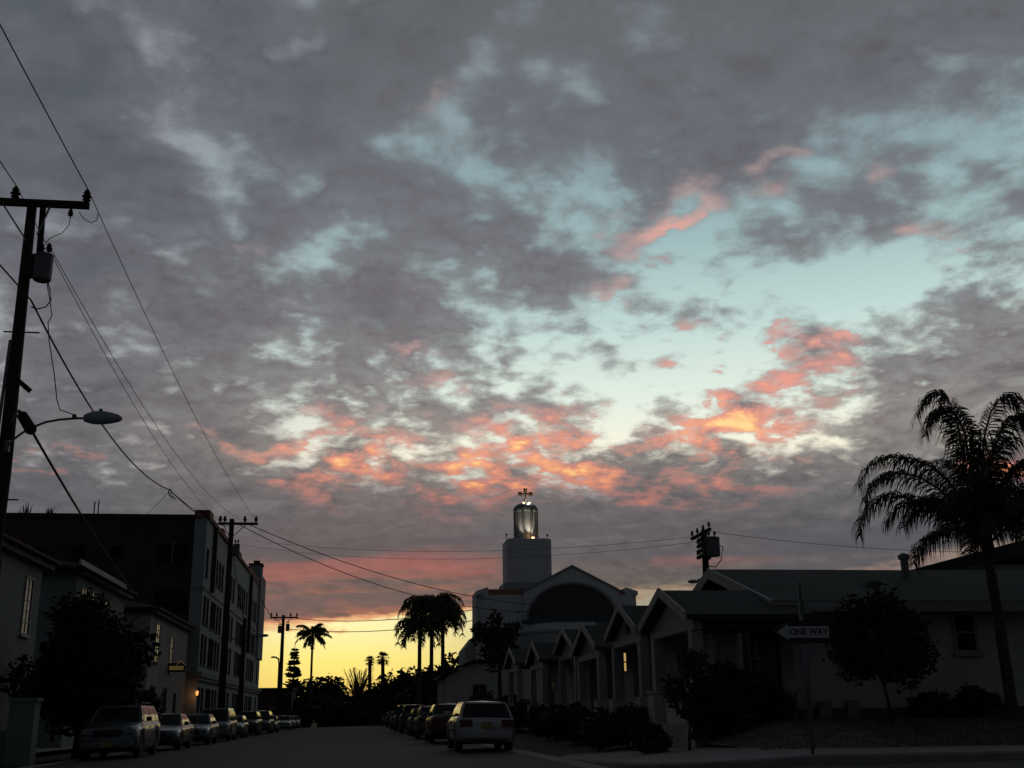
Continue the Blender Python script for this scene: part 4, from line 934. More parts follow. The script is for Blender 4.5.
wire(aty(706, 531, 58), aty(1100, 548, 62), .6, .013, 'faint wire leaving the pole behind the corner house toward the right palm')
wire(aty(296, 618.5, 145), aty(520, 601, 100.2), .9, .04, 'upper of two wires from the far pole across the yellow glow')
wire(aty(289, 629, 145), aty(520, 612, 99.4), .9, .04, 'lower of two wires from the far pole across the yellow glow')
wire((T2.x, 84, T2.z-1.5), (T3.x, T3.y, T3.z-.6), .2, .03, 'short wire joining the second pole and the shorter pole with the lamp arm')
wire(aty(262, 600, 97), (T4.x, T4.y, T4.z-.4), .8, .035, 'wire running down from the end of the stucco block to the far pole')
# loops and drops on the near pole
dp = [aty(x, y, 29.6) for x, y in ((47, 284), (50, 300), (52, 316), (48, 322), (49, 340), (54, 372), (57, 400), (60, 410), (72, 414), (78, 418))]
tag(MB().tube(dp, .014, 5).build('lamp_feed_wire', BLACKR), 'thin wire hanging from the near transformer down to the street lamp arm', 'wire')
dp = [aty(x, y, 29.6) for x, y in ((31, 307), (38, 309), (46, 307), (51, 300), (50, 290), (47, 280))]
tag(MB().tube(dp, .018, 5).build('jumper_wire', BLACKR), 'short looped jumper wire under the near transformer', 'wire')
dp = [aty(x, y, 29.7) for x, y in ((79, 212), (84, 219), (91, 223), (97, 220), (98, 214))]
tag(MB().tube(dp, .012, 5).build('jumper_wire', BLACKR), 'small drooping jumper loop at the right end of the near crossarm', 'wire')
dp = [aty(x, y, 29.7) for x, y in ((71, 213), (69, 225), (62, 233), (50, 238), (46, 243))]
tag(MB().tube(dp, .011, 5).build('jumper_wire', BLACKR), 'thin curved jumper wire from the near crossarm to the top of the transformer', 'wire')

# ------------------------------------------------------------------ one way sign
sp_ = aty(804, 632, 17.5); SX, SY = sp_.x, 17.5
OW = empty('one_way_sign', (SX, SY, g(SX, SY)+.13), 'one way arrow sign pointing left on a thin steel post at the corner', 'sign')
part(MB().tube([(SX, SY+.06, g(SX, SY)), (SX, SY+.06, 3.5)], .03, 10), 'post', STEEL, OW, smooth=True)
def P2d(px, py): q = aty(px, py, SY); return (q.x, q.z)
zc = sp_.z; u = .98/(833-774)   # metres per pixel
def rel(px, py): return (SX+(px-804)*u, zc-(py-632)*u)
plate = [rel(773.5, 632), rel(788.5, 621.5), rel(834, 621.5), rel(834, 642.5), rel(788.5, 642.5)]
part(MB().prism(plate, 'y', SY-.004, SY+.004), 'sign_plate', SIGNB, OW)
part(MB().prism([rel(776.8, 632), rel(788, 624.4), rel(788, 639.6)], 'y', SY-.0085, SY-.0045).prism([rel(788, 626.6), rel(829, 626.6), rel(829, 637.4), rel(788, 637.4)], 'y', SY-.0085, SY-.0045), 'white_arrow', SIGNW, OW)
fc = bpy.data.curves.new('lettering', 'FONT'); fc.body = 'ONE WAY'; fc.size = .136; fc.align_x = 'CENTER'; fc.align_y = 'CENTER'; fc.extrude = .0008; fc.offset = .0035; fc.space_character = 1.0
fo = bpy.data.objects.new('lettering', fc); C.collection.objects.link(fo); fo.parent = OW
bpy.context.view_layer.update(); lm = bpy.data.meshes.new_from_object(fo.evaluated_get(bpy.context.evaluated_depsgraph_get())); bpy.data.objects.remove(fo)
fo = bpy.data.objects.new('lettering', lm); C.collection.objects.link(fo); fo.parent = OW; lm.materials.clear(); lm.materials.append(SIGNB)
fo.location = Vector((rel(808.5, 632)[0], SY-.0105, zc))-OW.location; fo.rotation_euler = (math.pi/2, 0, 0)
bt = MB()
for dz_ in (-.13, .13): bt.lathe((SX, SY-.012, zc+dz_), [(.012, -.004), (.012, .004)], 8, axis='y')
part(bt, 'bolts', STEEL, OW)
part(MB().box(SX+.02-.045, SX+.02+.045, SY-.01, SY+.002, 2.3, 2.52), 'reflector', STEEL, OW)
for z0, an, c_ in ((3.02, 1.30, SIGNG), (3.26, 1.25, SIGNG)):
    d = Vector((math.cos(an), math.sin(an), 0)); A = Vector((SX, SY+.06, z0+.1))-d*.30; B = Vector((SX, SY+.06, z0+.1))+d*.30
    part(MB().bar(A, B, .02, .21), 'street_name_blade', c_, OW)

# ------------------------------------------------------------------ cars
def lerpl(tbl, y):
    for (a, b), (c, d) in zip(tbl, tbl[1:]):
        if y <= c: return b+(d-b)*(y-a)/(c-a) if c > a else d
    return tbl[-1][1]
KINDS = {
 'suv': dict(L=4.65, W=1.84, H=1.66, sh=[(0, .72), (.12, .92), (.9, 1.06), (1.25, 1.10), (4.4, 1.14), (4.65, 1.0)], gh=(1.15, 1.75, 4.15, 4.55), wb=(.88, 3.55), wr=.36),
 'sedan': dict(L=4.6, W=1.76, H=1.42, sh=[(0, .58), (.12, .72), (.9, .86), (1.25, .92), (3.6, .96), (4.4, .98), (4.6, .80)], gh=(1.15, 1.95, 3.15, 3.85), wb=(.90, 3.55), wr=.31),
 'hatch': dict(L=4.2, W=1.66, H=1.37, sh=[(0, .58), (.12, .74), (.85, .88), (1.1, .93), (3.9, .96), (4.2, .80)], gh=(1.0, 1.75, 3.55, 4.08), wb=(.85, 3.35), wr=.31),
 'van': dict(L=4.8, W=1.9, H=1.76, sh=[(0, .70), (.12, .88), (.7, 1.0), (.95, 1.06), (4.55, 1.12), (4.8, .95)], gh=(.75, 1.65, 4.35, 4.68), wb=(.95, 3.85), wr=.34)}
def car(kind, x, y, rear, label, paint, group, name='parked_car', plate=PLATEW, front_plate=True, rails=False, rz=0.0):
    K = KINDS[kind]; L, Wd, H = K['L'], K['W'], K['H']; hw = Wd/2; wr = K['wr']
    z = g(x, y+L/2)+.004; slope = math.atan2(g(x+.8, y)-g(x-.8, y), 1.6)
    e = empty(name, (x, y+L/2, z), label, 'car', group); e.rotation_euler = (0, -slope, (math.pi if rear else 0)+rz)
    b = MB(); ys_ = sorted(set([0, .03, .12, .25, L-.25, L-.1, L-.03, L]+rng(0, L, .11))); ring = 0
    for yy in ys_:
        t = min(yy, L-yy); w = hw*(1-.16*max(0, 1-t/.45)**2); zs = lerpl(K['sh'], yy)
        if t < .05: zs -= .04
        zb = .24 if t > .3 else .34-.1*t/.3
        for wc in K['wb']:
            d = abs(yy-wc); ra = wr+.06
            if d < ra: zb = max(zb, wr+math.sqrt(ra*ra-d*d))
        zb = min(zb, zs-.12)
        half = [(0, zb), (w*.90, zb), (w*.985, zb+.05 if zb > .4 else zb+.1), (w, (zb+zs)/2), (w*.985, zs-.13), (w*.93, zs-.03), (w*.80, zs+.015), (0, zs+.05)]
        pts = half+[(-p, q) for p, q in half[-2:0:-1]]; ring = len(pts)
        b.v += [(p, yy-L/2, q) for p, q in pts]
    n = len(ys_)
    for i in range(n-1):
        for k in range(ring): a_, c_ = i*ring+k, i*ring+(k+1) % ring; b.f.append((a_, c_, c_+ring, a_+ring))
    b.f.append(tuple(range(ring))[::-1]); b.f.append(tuple((n-1)*ring+k for k in range(ring)))
    bo = b.build('body', paint, e, smooth=True)
    # greenhouse
    y0, y1, y2, y3 = K['gh']; wb_, wt = hw*.90, hw*.72
    zb0, zb3 = lerpl(K['sh'], y0)-.02, lerpl(K['sh'], y3)-.02; zr = H-.04
    def S(s, yy, t):     # side surface: yy 0..1 along, t 0..1 up
        ya, yb = y0+(y1-y0)*t, y3+(y2-y3)*t; Y = ya+(yb-ya)*yy; zb = zb0+(zb3-zb0)*yy; bul = math.sin(math.pi*t)*.03
        return Vector((s*(wb_+(wt-wb_)*t+bul), Y-L/2, zb+(zr-zb)*t))
    gm = MB(); NT_ = 5; NY = 8
    for s in (-1, 1):
        o = len(gm.v)
        for j in range(NT_+1):
            for i in range(NY+1): gm.v.append(tuple(S(s, i/NY, j/NT_)))
        for j in range(NT_):
            for i in range(NY): a_ = o+j*(NY+1)+i; gm.f.append((a_, a_+1, a_+NY+2, a_+NY+1))
    for yy in (0, 1):
        for j in range(NT_):
            A, B = S(-1, yy, j/NT_), S(1, yy, j/NT_); A2, B2 = S(-1, yy, (j+1)/NT_), S(1, yy, (j+1)/NT_); M1, M2 = (A+B)/2, (A2+B2)/2
            bul = Vector((0, -.07 if yy == 0 else .07, 0)); gm.add([A, M1+bul, M2+bul, A2], [(0, 1, 2, 3)]); gm.add([M1+bul, B, B2, M2+bul], [(0, 1, 2, 3)])
    for i in range(NY):
        rr_ = []
        for q in (i/NY, (i+1)/NY):
            hh = .05*math.sin(math.pi*min(max(q, .0), 1))**.5 if 0 < q < 1 else .0
            rr_.append([S(-1, q, 1), S(-1, q, 1)*.5+S(1, q, 1)*.5+Vector((0, 0, hh+.0)), S(1, q, 1)])
        gm.add(rr_[0]+rr_[1], [(0, 1, 4, 3), (1, 2, 5, 4)])
    bm_ = bmesh.new(); me_ = bpy.data.meshes.new('cabin'); me_.from_pydata(gm.v, [], gm.f); bm_.from_mesh(me_); bmesh.ops.remove_doubles(bm_, verts=bm_.verts, dist=.002); bmesh.ops.recalc_face_normals(bm_, faces=bm_.faces); bm_.to_mesh(me_); bm_.free()
    co = bpy.data.objects.new('cabin', me_); C.collection.objects.link(co); co.parent = e; me_.materials.append(paint); me_.polygons.foreach_set('use_smooth', [False]*len(me_.polygons))
    def off(p, n_): return p+n_*.008
    def winpatch(s, a, c_, t0=.10, t1=.88):
        mb = MB(); N_ = 4
        for j in range(N_+1):
            for i in range(2): mb.v.append(tuple(S(s, a if i == 0 else c_, t0+(t1-t0)*j/N_)+Vector((s*.008, 0, .002))))
        for j in range(N_): mb.f.append((2*j, 2*j+1, 2*j+3, 2*j+2))
        mb.build('side_window', CGLASS, e, smooth=True)
    cuts = ((.10, .44), (.48, .78), (.82, .95)) if kind in ('suv', 'van', 'hatch') else ((.12, .50), (.54, .88))
    for s in (-1, 1):
        for a_, c_ in cuts: winpatch(s, a_, c_)
    for yy, nm in ((0, 'windscreen'), (1, 'rear_window')):
        mb = MB(); sg = -1 if yy == 0 else 1
        for j in range(6):
            t = .08+.82*j/5
            A, B = S(-1, yy, t), S(1, yy, t); M_ = (A+B)/2+Vector((0, sg*.07, 0))
            for p_ in (A.lerp(M_, .10), M_, B.lerp(M_, .10)): mb.v.append(tuple(p_+Vector((0, sg*.008, .004))))
        for j in range(5):
            for i in range(2): a_ = 3*j+i; mb.f.append((a_, a_+1, a_+4, a_+3))
        mb.build(nm, CGLASS, e, smooth=True)
    # wheels
    for wy in K['wb']:
        for s in (-1, 1):
            wo_ = MB().lathe((0, 0, 0), [(wr*.62, -.1), (wr*.95, -.1), (wr, -.06), (wr, .06), (wr*.95, .1), (wr*.62, .1)], 20, axis='x').build('wheel', TYRE, e, loc=(s*(hw-.12), wy-L/2, wr), smooth=False)
            rm = MB().lathe((s*.055, 0, 0), [(wr*.62, -.02), (wr*.60, .02), (wr*.2, .03)] if s > 0 else [(wr*.2, -.03), (wr*.60, -.02), (wr*.62, .02)], 16, axis='x')
            for k in range(5):
                a_ = k*math.tau/5; rm.bar((s*.09, 0, 0), (s*.09, math.cos(a_)*wr*.58, math.sin(a_)*wr*.58), .05, .03)
            rm.build('rim', RIM, wo_)
    sf = lerpl(K['sh'], .12); sr = lerpl(K['sh'], L-.12)
    yf, yr = -L/2, L/2
    for s in (-1, 1):
        MB().cbox(s*hw*.68, yf+.035, sf-.10, hw*.36, .12, .17).build('headlight', HEADL, e, bevel=.03)
        if kind in ('suv', 'van'): MB().cbox(s*hw*.83, yr-.05, sr-.02, hw*.17, .12, .42).build('tail_light', TAIL, e, bevel=.02)
        else: MB().cbox(s*hw*.70, yr-.022, sr-.10, hw*.42, .10, .20).build('tail_light', TAIL, e, bevel=.02)
        MB().cbox(s*(hw+.06), y0+.42-L/2, lerpl(K['sh'], y0)+.10, .17, .11, .14).build('mirror', TRIMK if kind == 'suv' else paint, e, bevel=.03)
        for hy in (y0+1.15, y0+2.15): MB().cbox(s*(hw+.004), hy-L/2, lerpl(K['sh'], hy)-.17, .03, .17, .03).build('door_handle', CHROME if kind != 'hatch' else TRIMK, e)
        MB().cbox(s*(hw+.004), 0, .55, .035, L*.5, .07).build('side_trim', TRIMK if kind in ('suv', 'hatch') else paint, e)
    MB().cbox(0, yf+.02, sf-.14, hw*.92, .1, .20).build('grille', TRIMK, e, bevel=.02)
    MB().cbox(0, yf+.04, .42, hw*1.72, .16, .20).build('front_bumper', paint, e, bevel=.05)
    MB().cbox(0, yr-.04, .45, hw*1.74, .17, .22).build('rear_bumper', paint, e, bevel=.05)
    if front_plate: MB().cbox(0, yf-.045, .44, .31, .012, .155).build('number_plate', plate, e)
    MB().cbox(0, yr+.012, sr-.16 if kind != 'suv' else .8, .31, .05, .155).build('number_plate', plate, e)
    MB().box(-hw*.8, hw*.8, yf+.5, yr-.5, .2, .26).build('underbody', TRIMK, e)
    if rails:
        for s in (-1, 1): MB().tube([S(s, .12, 1)+Vector((-s*.06, 0, .02)), S(s, .2, 1)+Vector((-s*.06, 0, .09)), S(s, .85, 1)+Vector((-s*.06, 0, .09)), S(s, .93, 1)+Vector((-s*.06, 0, .02))], .018, 6).build('roof_rail', TRIMK, e)
    for s in (-.5, .35): MB().bar(S(-1, 0, .1)*(.5-s/2)+S(1, 0, .1)*(.5+s/2)+Vector((0, -.09, .02)), S(-1, 0, .25)*(.5-s/2-.2)+S(1, 0, .25)*(.5+s/2+.2)+Vector((0, -.09, .02)), .02).build('wiper', TRIMK, e)
    return e
def paint(n, c, metal=.3): return mat('paint_'+n, c, .35, 0, metal=metal, coat=.5)
SILV, DKBL, BLK, WHT, GRY, DRED, TEALP, CHMP = paint('silver', (.15, .17, .18)), paint('dark_blue', (.05, .07, .09)), paint('black', (.012, .012, .013)), paint('white', (.46, .46, .45), 0), paint('grey', (.07, .08, .085)), paint('dark_red', (.06, .012, .012)), paint('pale_blue', (.09, .12, .13)), paint('champagne', (.15, .135, .11))
GL, GRt = 'cars parked facing the camera along the left kerb', 'cars parked facing away along the right kerb'
xl_ = -7.78
car('suv', xl_, 38.2, False, 'silver SUV with roof rails, nearest of the cars on the left', SILV, GL, rails=True, plate=PLATEY)
car('sedan', xl_, 47.0, False, 'silver grey saloon parked right behind the silver SUV with roof rails', GRY, GL)
car('sedan', xl_+.05, 55.8, False, 'pale blue saloon parked in front of the tall pale minivan', TEALP, GL)
car('van', xl_, 64.3, False, 'tall pale silver minivan standing above its neighbours below the second utility pole', SILV, GL)
car('hatch', xl_, 73.2, False, 'small dark hatchback tucked behind the pale minivan', GRY, GL)
car('suv', xl_, 82.5, False, 'black SUV below the shorter pole on the left side', BLK, GL)
car('van', xl_+.1, 92.5, False, 'dark minivan with a bright roof corner behind the black SUV', DKBL, GL)
car('sedan', xl_, 102.5, False, 'pale saloon parked at the foot of the far utility pole', CHMP, GL)
car('sedan', xl_+.3, 118, False, 'light coloured saloon standing apart past the far utility pole', WHT, GL)
car('hatch', xl_+.2, 129, False, 'small pale hatchback near the crest of the road on the left', SILV, GL)
car('sedan', xl_+.2, 137, False, 'last pale saloon on the left, almost over the crest of the road', CHMP, GL)
xr_ = 3.47
car('hatch', xr_+.06, 32.2, True, 'white hatchback seen from behind, nearest of the cars on the right', WHT, GRt, plate=PLATEY)
car('sedan', xr_+.02, 42.6, True, 'dark red saloon parked just ahead of the white hatchback', DRED, GRt)
car('sedan', xr_, 52.0, True, 'grey saloon parked ahead of the dark red saloon', GRY, GRt)
car('hatch', xr_, 60.5, True, 'small silver hatchback, fourth car from the front on the right', SILV, GRt)
car('suv', xr_, 70.5, True, 'black SUV in the middle of the right hand row', BLK, GRt)
car('van', xr_, 81.0, True, 'dark blue minivan farther along the right hand row', DKBL, GRt)
car('sedan', xr_, 93.0, True, 'champagne saloon near the far end of the right hand row', CHMP, GRt)
car('sedan', xr_, 108.0, True, 'grey saloon second to last on the right near the crest', GRY, GRt)
car('hatch', xr_, 125.0, True, 'last small car on the right, a dark speck near the crest', DKBL, GRt)

# ------------------------------------------------------------------ trees and plants
def PX(px, y): return aty(px, 700, y).x
# big queen palm on the corner lawn: (azimuth, elevation, length, droop)
pc = aty(985, 545, 22.6); px_ = pc.x
fr = [(0, 84, 2.7, 75), (180, 82, 2.6, 80), (25, 74, 2.6, 115), (200, 76, 2.6, 115), (160, 66, 2.4, 125), (-25, 64, 2.6, 125), (20, 45, 2.3, 120), (-155, 40, 2.2, 115), (150, 42, 2.2, 115), (-30, 30, 2.1, 105), (185, 25, 2.0, 95), (-170, 60, 2.5, 130), (50, 66, 2.6, 125), (-50, 66, 2.6, 128), (-130, 62, 2.5, 130), (120, 62, 2.5, 130), (5, 62, 2.5, 130)]
FPX = [((984, 540), (971, 505), (962, 456), (958, 424), (950, 402), (938, 393), (926, 399), (917, 416)),
       ((984, 540), (974, 490), (968, 450), (962, 425), (952, 412), (940, 410), (930, 420), (925, 436)),
       ((986, 540), (980, 492), (983, 452), (987, 424), (995, 404), (1006, 396), (1018, 403), (1026, 424)),
       ((986, 540), (984, 495), (992, 455), (1002, 430), (1014, 418), (1028, 420), (1040, 436)),
       ((984, 540), (970, 512), (955, 490), (938, 471), (916, 460), (892, 456), (871, 464), (858, 486)),
       ((984, 542), (968, 520), (950, 500), (930, 482), (908, 474), (888, 474), (872, 484), (864, 502)),
       ((984, 544), (962, 529), (940, 514), (915, 501), (890, 495), (872, 505), (861, 522), (859, 536)),
       ((986, 540), (996, 500), (1012, 474), (1034, 456), (1058, 450), (1080, 460), (1096, 484)),
       ((986, 542), (998, 520), (1014, 500), (1034, 486), (1056, 484), (1078, 494), (1094, 514)),
       ((986, 545), (1000, 534), (1016, 520), (1036, 512), (1056, 514), (1074, 530), (1084, 548)),
       ((986, 544), (1002, 512), (1024, 494), (1050, 500), (1070, 516)),
       ((986, 542), (992, 505), (1004, 478), (1022, 462), (1044, 468), (1060, 490))]
paths = []
for i, pp_ in enumerate(FPX):
    dy_ = (.9, -.7, .6, -.9, .3, -1.0, -.3, .5, -.6, .2, .9, -.4)[i]
    paths.append([aty(q[0], q[1], 22.6+dy_*min(1, k/4)) for k, q in enumerate(pp_)])
zb_ = g(px_, 22.6)+.1
crz = aty(985, 536, 22.6).z
qp = queen_palm(px_+.12, 22.6, crz-zb_, 'large feathery queen palm at the right standing in front of the corner house', fr, seed=5, tr=.112, nl=80, wid=.032, ll=.82, lean=(-.12, 0), scale=1.0, paths=paths)
sk = MB(); rn = random.Random(4)
for i in range(650):       # old fronds and fruit stalks hanging in the crown's heart
    a = rn.uniform(0, 6.28); r_ = rn.uniform(.05, .62); z = rn.uniform(-.1, 2.3); p = Vector((-.12+math.cos(a)*r_, math.sin(a)*r_, crz-zb_+z)); ln_ = rn.uniform(.3, .7)
    q = p+Vector((math.cos(a)*.12, math.sin(a)*.12, -ln_)); w = Vector((-math.sin(a), math.cos(a), 0))*.02
    sk.add([p-w, p+w, q], [(0, 1, 2)])
sk.build('old_fronds', LEAF_Y, qp, fixn=False)
# palms in front of the church
def ring_fr(n, seed, L_, e0=70, e1=-25, d=95):
    rn = random.Random(seed); out = []
    for i in range(n):
        t = i/(n-1); out.append((i*137.5 % 360, e0+(e1-e0)*t+rn.uniform(-8, 8), L_*rn.uniform(.85, 1.1), d*(1-.35*t)+rn.uniform(-10, 10), .7))
    return out
def qpf(px, ytop, Y, label, seed, L_=3.0, n=26, tr=.16, wid=.10, nl=28, grp=None, hk=.38, e1=-25, dr=95):
    top_ = aty(px, ytop, Y); z0 = g(top_.x, Y); L0 = L_
    return queen_palm(top_.x, Y, top_.z-L_*hk-z0, label, ring_fr(n, seed, L_, 72, e1, dr), seed=seed, tr=tr, z0=z0, nl=nl, wid=wid, group=grp, ll=L_*.34)
GP = 'queen palms by the road in front of the church'
qpf(432, 591, 92, 'tallest of the three clustered palms left of the church', 11, 3.3, 34, grp=GP, hk=.42, e1=-5, dr=150)
qpf(443, 604, 95, 'palm at the right of the cluster, leaning crown toward the church', 12, 2.5, 20, grp=GP, hk=.42, e1=-5, dr=150)
qpf(420, 614, 90, 'lowest palm at the left of the cluster beside the yellow glow', 13, 2.7, 22, grp=GP, hk=.42, e1=-5, dr=150)
qpf(313, 627, 170, 'slim lone palm against the yellow sky right of the far utility pole', 14, 2.9, 20, tr=.17, wid=.22, nl=24)
def fan_palm(px, ytop, Y, rpx, label, seed):
    t_ = aty(px, ytop, Y); z0 = g(t_.x, Y); rr = rpx/F*Y; h = t_.z-rr-z0; e = empty('fan_palm', (t_.x, Y, z0), label, 'palm tree'); rn = random.Random(seed)
    MB().tube([(0, 0, 0), (.1, 0, h*.5), (0, 0, h)], [.36, .3, .28], 8).build('trunk', PBARK, e)
    cm = MB()
    for i in range(46):
        a = rn.uniform(0, 6.28); el = rn.uniform(-.9, 1.4); d = Vector((math.cos(a)*math.cos(el), math.sin(a)*math.cos(el), math.sin(el))); c_ = Vector((0, 0, h))+d*rr*.55
        sd_ = d.cross(Vector((0, 0, 1))).normalized() if abs(d.z) < .98 else Vector((1, 0, 0)); up = sd_.cross(d)
        for k in range(9):
            an = (k-4)*.33; dd = (d*math.cos(an)+sd_*math.sin(an)).normalized(); q = c_+dd*rr*.5+Vector((0, 0, -.1*rr)); w = sd_.cross(dd).cross(dd).normalized()*rr*.05
            cm.add([c_-w, c_+w, q], [(0, 1, 2)])
        cm.tube([(0, 0, h), c_], .03, 4)
    cm.build('crown', LEAF_D, e, fixn=False)
fan_palm(370, 654, 190, 6.5, 'small round fan palm on a thin trunk in the distance', 1)
fan_palm(383, 650, 185, 8.5, 'wider fan palm just right of the small round one in the distance', 2)
# Norfolk pine
np_ = aty(295, 645, 165); z0 = g(np_.x, 165); hh = np_.z-z0; e = empty('norfolk_pine', (np_.x, 165, z0), 'narrow conical pine beside the far utility pole', 'tree')
MB().tube([(0, 0, 0), (0, 0, hh)], [.3, .04], 8).build('trunk', BARK, e)
cm = MB(); rn = random.Random(8)
for k in range(22):
    zz_ = hh*(.2+.78*k/22)+rn.uniform(-.15, .15); rr = ((hh-zz_)*.17+.3)*rn.uniform(.75, 1.25)
    for j in range(11):
        a = j*math.tau/11+rn.random(); p = Vector((0, 0, zz_)); rj = rr*rn.uniform(.6, 1.1); q = Vector((math.cos(a)*rj, math.sin(a)*rj, zz_+rj*rn.uniform(.0, .5))); cm.tube([p, q], [.07, .03], 4)
        for i in range(22):
            t = rn.uniform(.15, 1); c_ = p.lerp(q, t); d = Vector((rn.gauss(0, 1), rn.gauss(0, 1), rn.gauss(0, .5)))*.16; cm.add([c_-d, c_+Vector((0, 0, .16)), c_+d, c_-Vector((0, 0, .10))], [(0, 1, 2, 3)])
cm.build('crown', LEAF_D, e, fixn=False)
# street trees
tree(aty(83, 690, 42).x, 42, 5.35, 2.4, 'big dark bushy tree hiding the left houses behind the silver SUV', ch=4.9, n=12000, leaf=.23, seed=2, m_=LEAF_D, k=60, br=.27, trunk_r=.16)
tree(aty(150, 690, 46).x-.2, 46, 2.3, .8, 'small low tree behind the second saloon on the left', ch=1.4, n=900, leaf=.16, seed=22, trunk_r=.06)
tree(aty(500, 690, 74).x, 74, 7.2, 2.1, 'open branched tree standing in front of the left part of the church', ch=4.6, n=1900, leaf=.34, seed=9, m_=LEAF_O, k=22, br=.26, trunk_r=.13, core=False)
tb = aty(889, 690, 21.6); tree(tb.x, 21.6, 2.75, 1.0, 'round topped street tree in front of the corner house wall', ch=2.15, n=7000, leaf=.12, seed=4, m_=LEAF_D, k=26, br=.40, trunk_r=.035, trunkh=1.0)
tb = aty(686, 690, 22.6); tree(tb.x, 22.6, 2.05, .50, 'slender young tree in front of the corner house porch', ch=1.35, n=800, leaf=.12, seed=6, m_=LEAF_O, k=12, br=.36, trunk_r=.03, trunkh=.9, core=False)
# far tree belt
FT = [(300, 676, 178, 3.2, 'dense dark tree at the foot of the conical pine', LEAF_D), (322, 671, 184, 3.4, 'round dark tree under the slim lone palm', LEAF_D), (339, 673, 196, 3.0, 'rounded tree in the far belt just left of the pale bare tree', LEAF_M),
      (375, 682, 190, 3.0, 'low dark tree under the fan palms', LEAF_D), (390, 672, 172, 3.0, 'dark tree right of the fan palms', LEAF_D), (405, 662, 160, 3.6, 'tall rounded tree left of the palm cluster', LEAF_M), (427, 668, 140, 3.4, 'dark tree behind the palm cluster trunks', LEAF_D),
      (452, 656, 128, 3.0, 'tall dark tree between the palm cluster and the church', LEAF_D), (350, 690, 170, 3.5, 'low dark tree at the end of the road in the middle', LEAF_D), (330, 694, 168, 3.5, 'low dark tree at the end of the road on the left', LEAF_D), (365, 694, 166, 3.4, 'low dark tree at the end of the road on the right', LEAF_D),
      (395, 690, 140, 3.0, 'low dark tree behind the last cars on the right', LEAF_D), (420, 688, 120, 2.6, 'leafy tree low behind the right row of cars', LEAF_D), (300, 700, 150, 2.6, 'low dark tree behind the last cars on the left', LEAF_D), (448, 690, 112, 2.4, 'dark bushy tree left of the church annex', LEAF_D), (350, 700, 156, 3.0, 'lowest dark tree closing the end of the road', LEAF_D)]
for i, (px, py, Y, r_, lab, m_) in enumerate(FT):
    t_ = aty(px, py, Y); z0 = g(t_.x, Y); h = max(t_.z-z0, 3.0); tree(t_.x, Y, h, r_, lab, ch=h*.96, n=1500, leaf=.62, seed=30+i, m_=m_, name='far_tree', group='trees of the far belt at the end of the road', z0=z0, k=20, br=.36, trunk_r=.25)
t_ = aty(359, 667, 176); z0 = g(t_.x, 176)
bt_ = empty('bare_tree', (t_.x, 176, z0), 'pale wispy nearly bare tree glowing against the yellow sky', 'tree'); rn = random.Random(3); mb = MB(); hh = t_.z-z0
MB().tube([(0, 0, 0), (0, 0, hh*.45)], [.3, .2], 8).build('trunk', BARK, bt_)
for i in range(150):
    a = rn.uniform(0, 6.28); s0 = Vector((0, 0, hh*rn.uniform(.3, .5))); q = Vector((math.cos(a)*rn.uniform(.5, 2.6), math.sin(a)*rn.uniform(.5, 2.6), hh*rn.uniform(.6, 1.0))); mid = s0.lerp(q, .5)+Vector((0, 0, .6))
    mb.tube([s0, mid, q, q+Vector((rn.uniform(-.3, .3), 0, -rn.uniform(.3, 1.4)))], [.07, .05, .03, .015], 4)
mb.build('crown', LEAF_B, bt_, fixn=False)
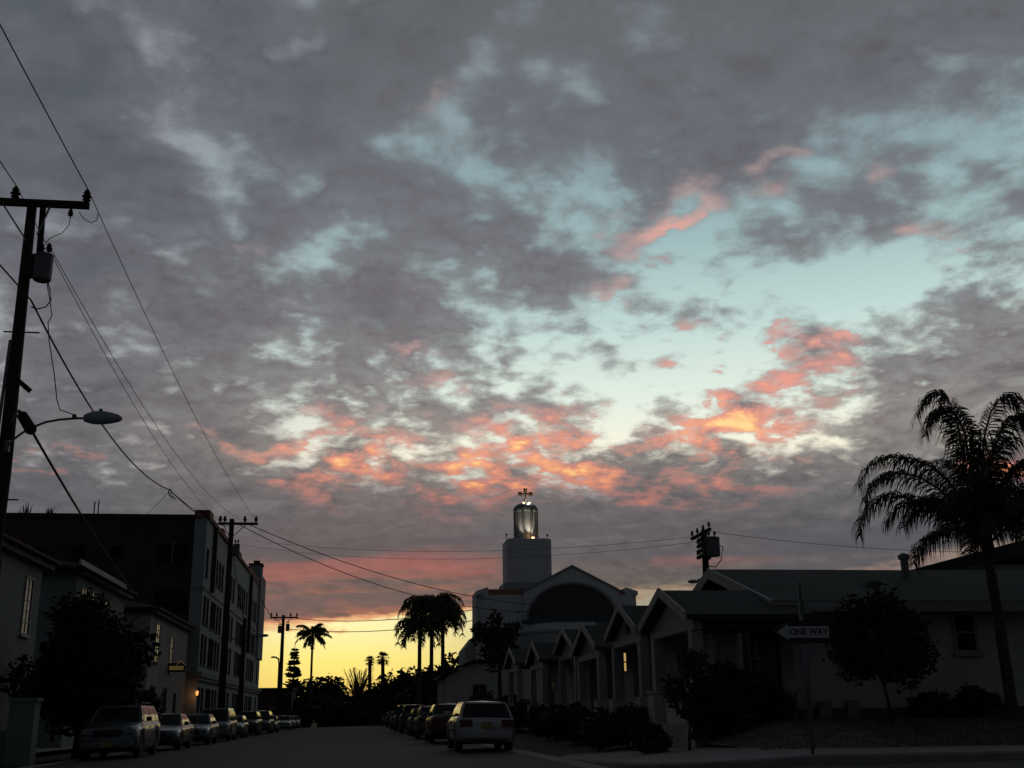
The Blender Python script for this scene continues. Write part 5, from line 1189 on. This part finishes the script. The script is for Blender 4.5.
# shrubs
SH = [(650, 704, 23.4, .35, .35, .5, 'low dark shrub at the foot of the porch pier'), (714, 690, 23.2, .75, .6, 1.5, 'tall dark shrub beside the corner house porch steps'), (738, 690, 23.4, .8, .6, 1.45, 'largest dark shrub in front of the corner house side window'), (760, 700, 23.6, .6, .5, 1.1, 'dark shrub just left of the one way sign post'),
      (600, 700, 28.5, .5, 1.2, 1.1, 'dark bush at the front of the bungalow next to the corner house'), (628, 700, 28.0, .6, 1.2, 1.2, 'tall dark bush between the corner porch and the next bungalow'), (575, 700, 34, .5, 1.5, 1.2, 'dark bush in front of the bungalow with the yellow window'), (556, 700, 39, .5, 1.6, 1.3, 'dark bush in the middle of the bungalow row'), (540, 700, 45, .5, 1.6, 1.2, 'dark bush by the bungalow with the warm porch lamp'), (522, 700, 52, .6, 1.8, 1.4, 'dark bush in front of the last bungalow'), (505, 700, 60, .8, 2.4, 2.0, 'broad dark bush beyond the bungalow row beside the white hatchback roof'), (482, 700, 72, 1.2, 3, 2.4, 'broad dark bush in front of the church annex')]
for i, (px, py, Y, a, b, h, lab) in enumerate(SH):
    shrub(aty(px, py, Y).x, Y, a*1.15, b*1.15, h*(.8 if i > 3 else 1), lab, n=1500, leaf=.11+.002*Y, seed=60+i, group='dark shrubs in front of the houses')
for i, (px, h, a, lab) in enumerate(((783, .95, .35, 'spiky plant behind the one way sign post'), (925, .62, .5, 'small round bush by the corner house wall right of the street tree'), (948, .55, .45, 'lower bush under the narrow sash window'), (978, .8, .6, 'spreading bush at the foot of the palm'))):
    shrub(aty(px, 710, 24.1).x, 24.1, a, a*.7, h, lab, n=1000, leaf=.10, seed=90+i, spike=(i == 0), cat='bush' if i else 'plant', name='bush' if i else 'spiky_plant')
# grass on the lawn
gr = MB(); rn = random.Random(12)
for i in range(26000):
    x = rn.uniform(6.97, 18); y = rn.uniform(19.25, 24.6) if x > 9.6 else rn.uniform(19.25, 30)
    if 6.0 < x < 9.6 and 23.4 < y < 27.4: continue
    z = g(x, y)+.12; a = rn.uniform(0, 3.14); w = Vector((math.cos(a), math.sin(a), 0))*.012; h = rn.uniform(.03, .08); p = Vector((x, y, z))
    gr.add([p-w, p+w, p+Vector((rn.uniform(-.03, .03), rn.uniform(-.03, .03), h))], [(0, 1, 2)])
tag(gr.build('grass', GRASSM, fixn=False), 'short dark grass on the corner lawn', 'grass', kind='stuff')
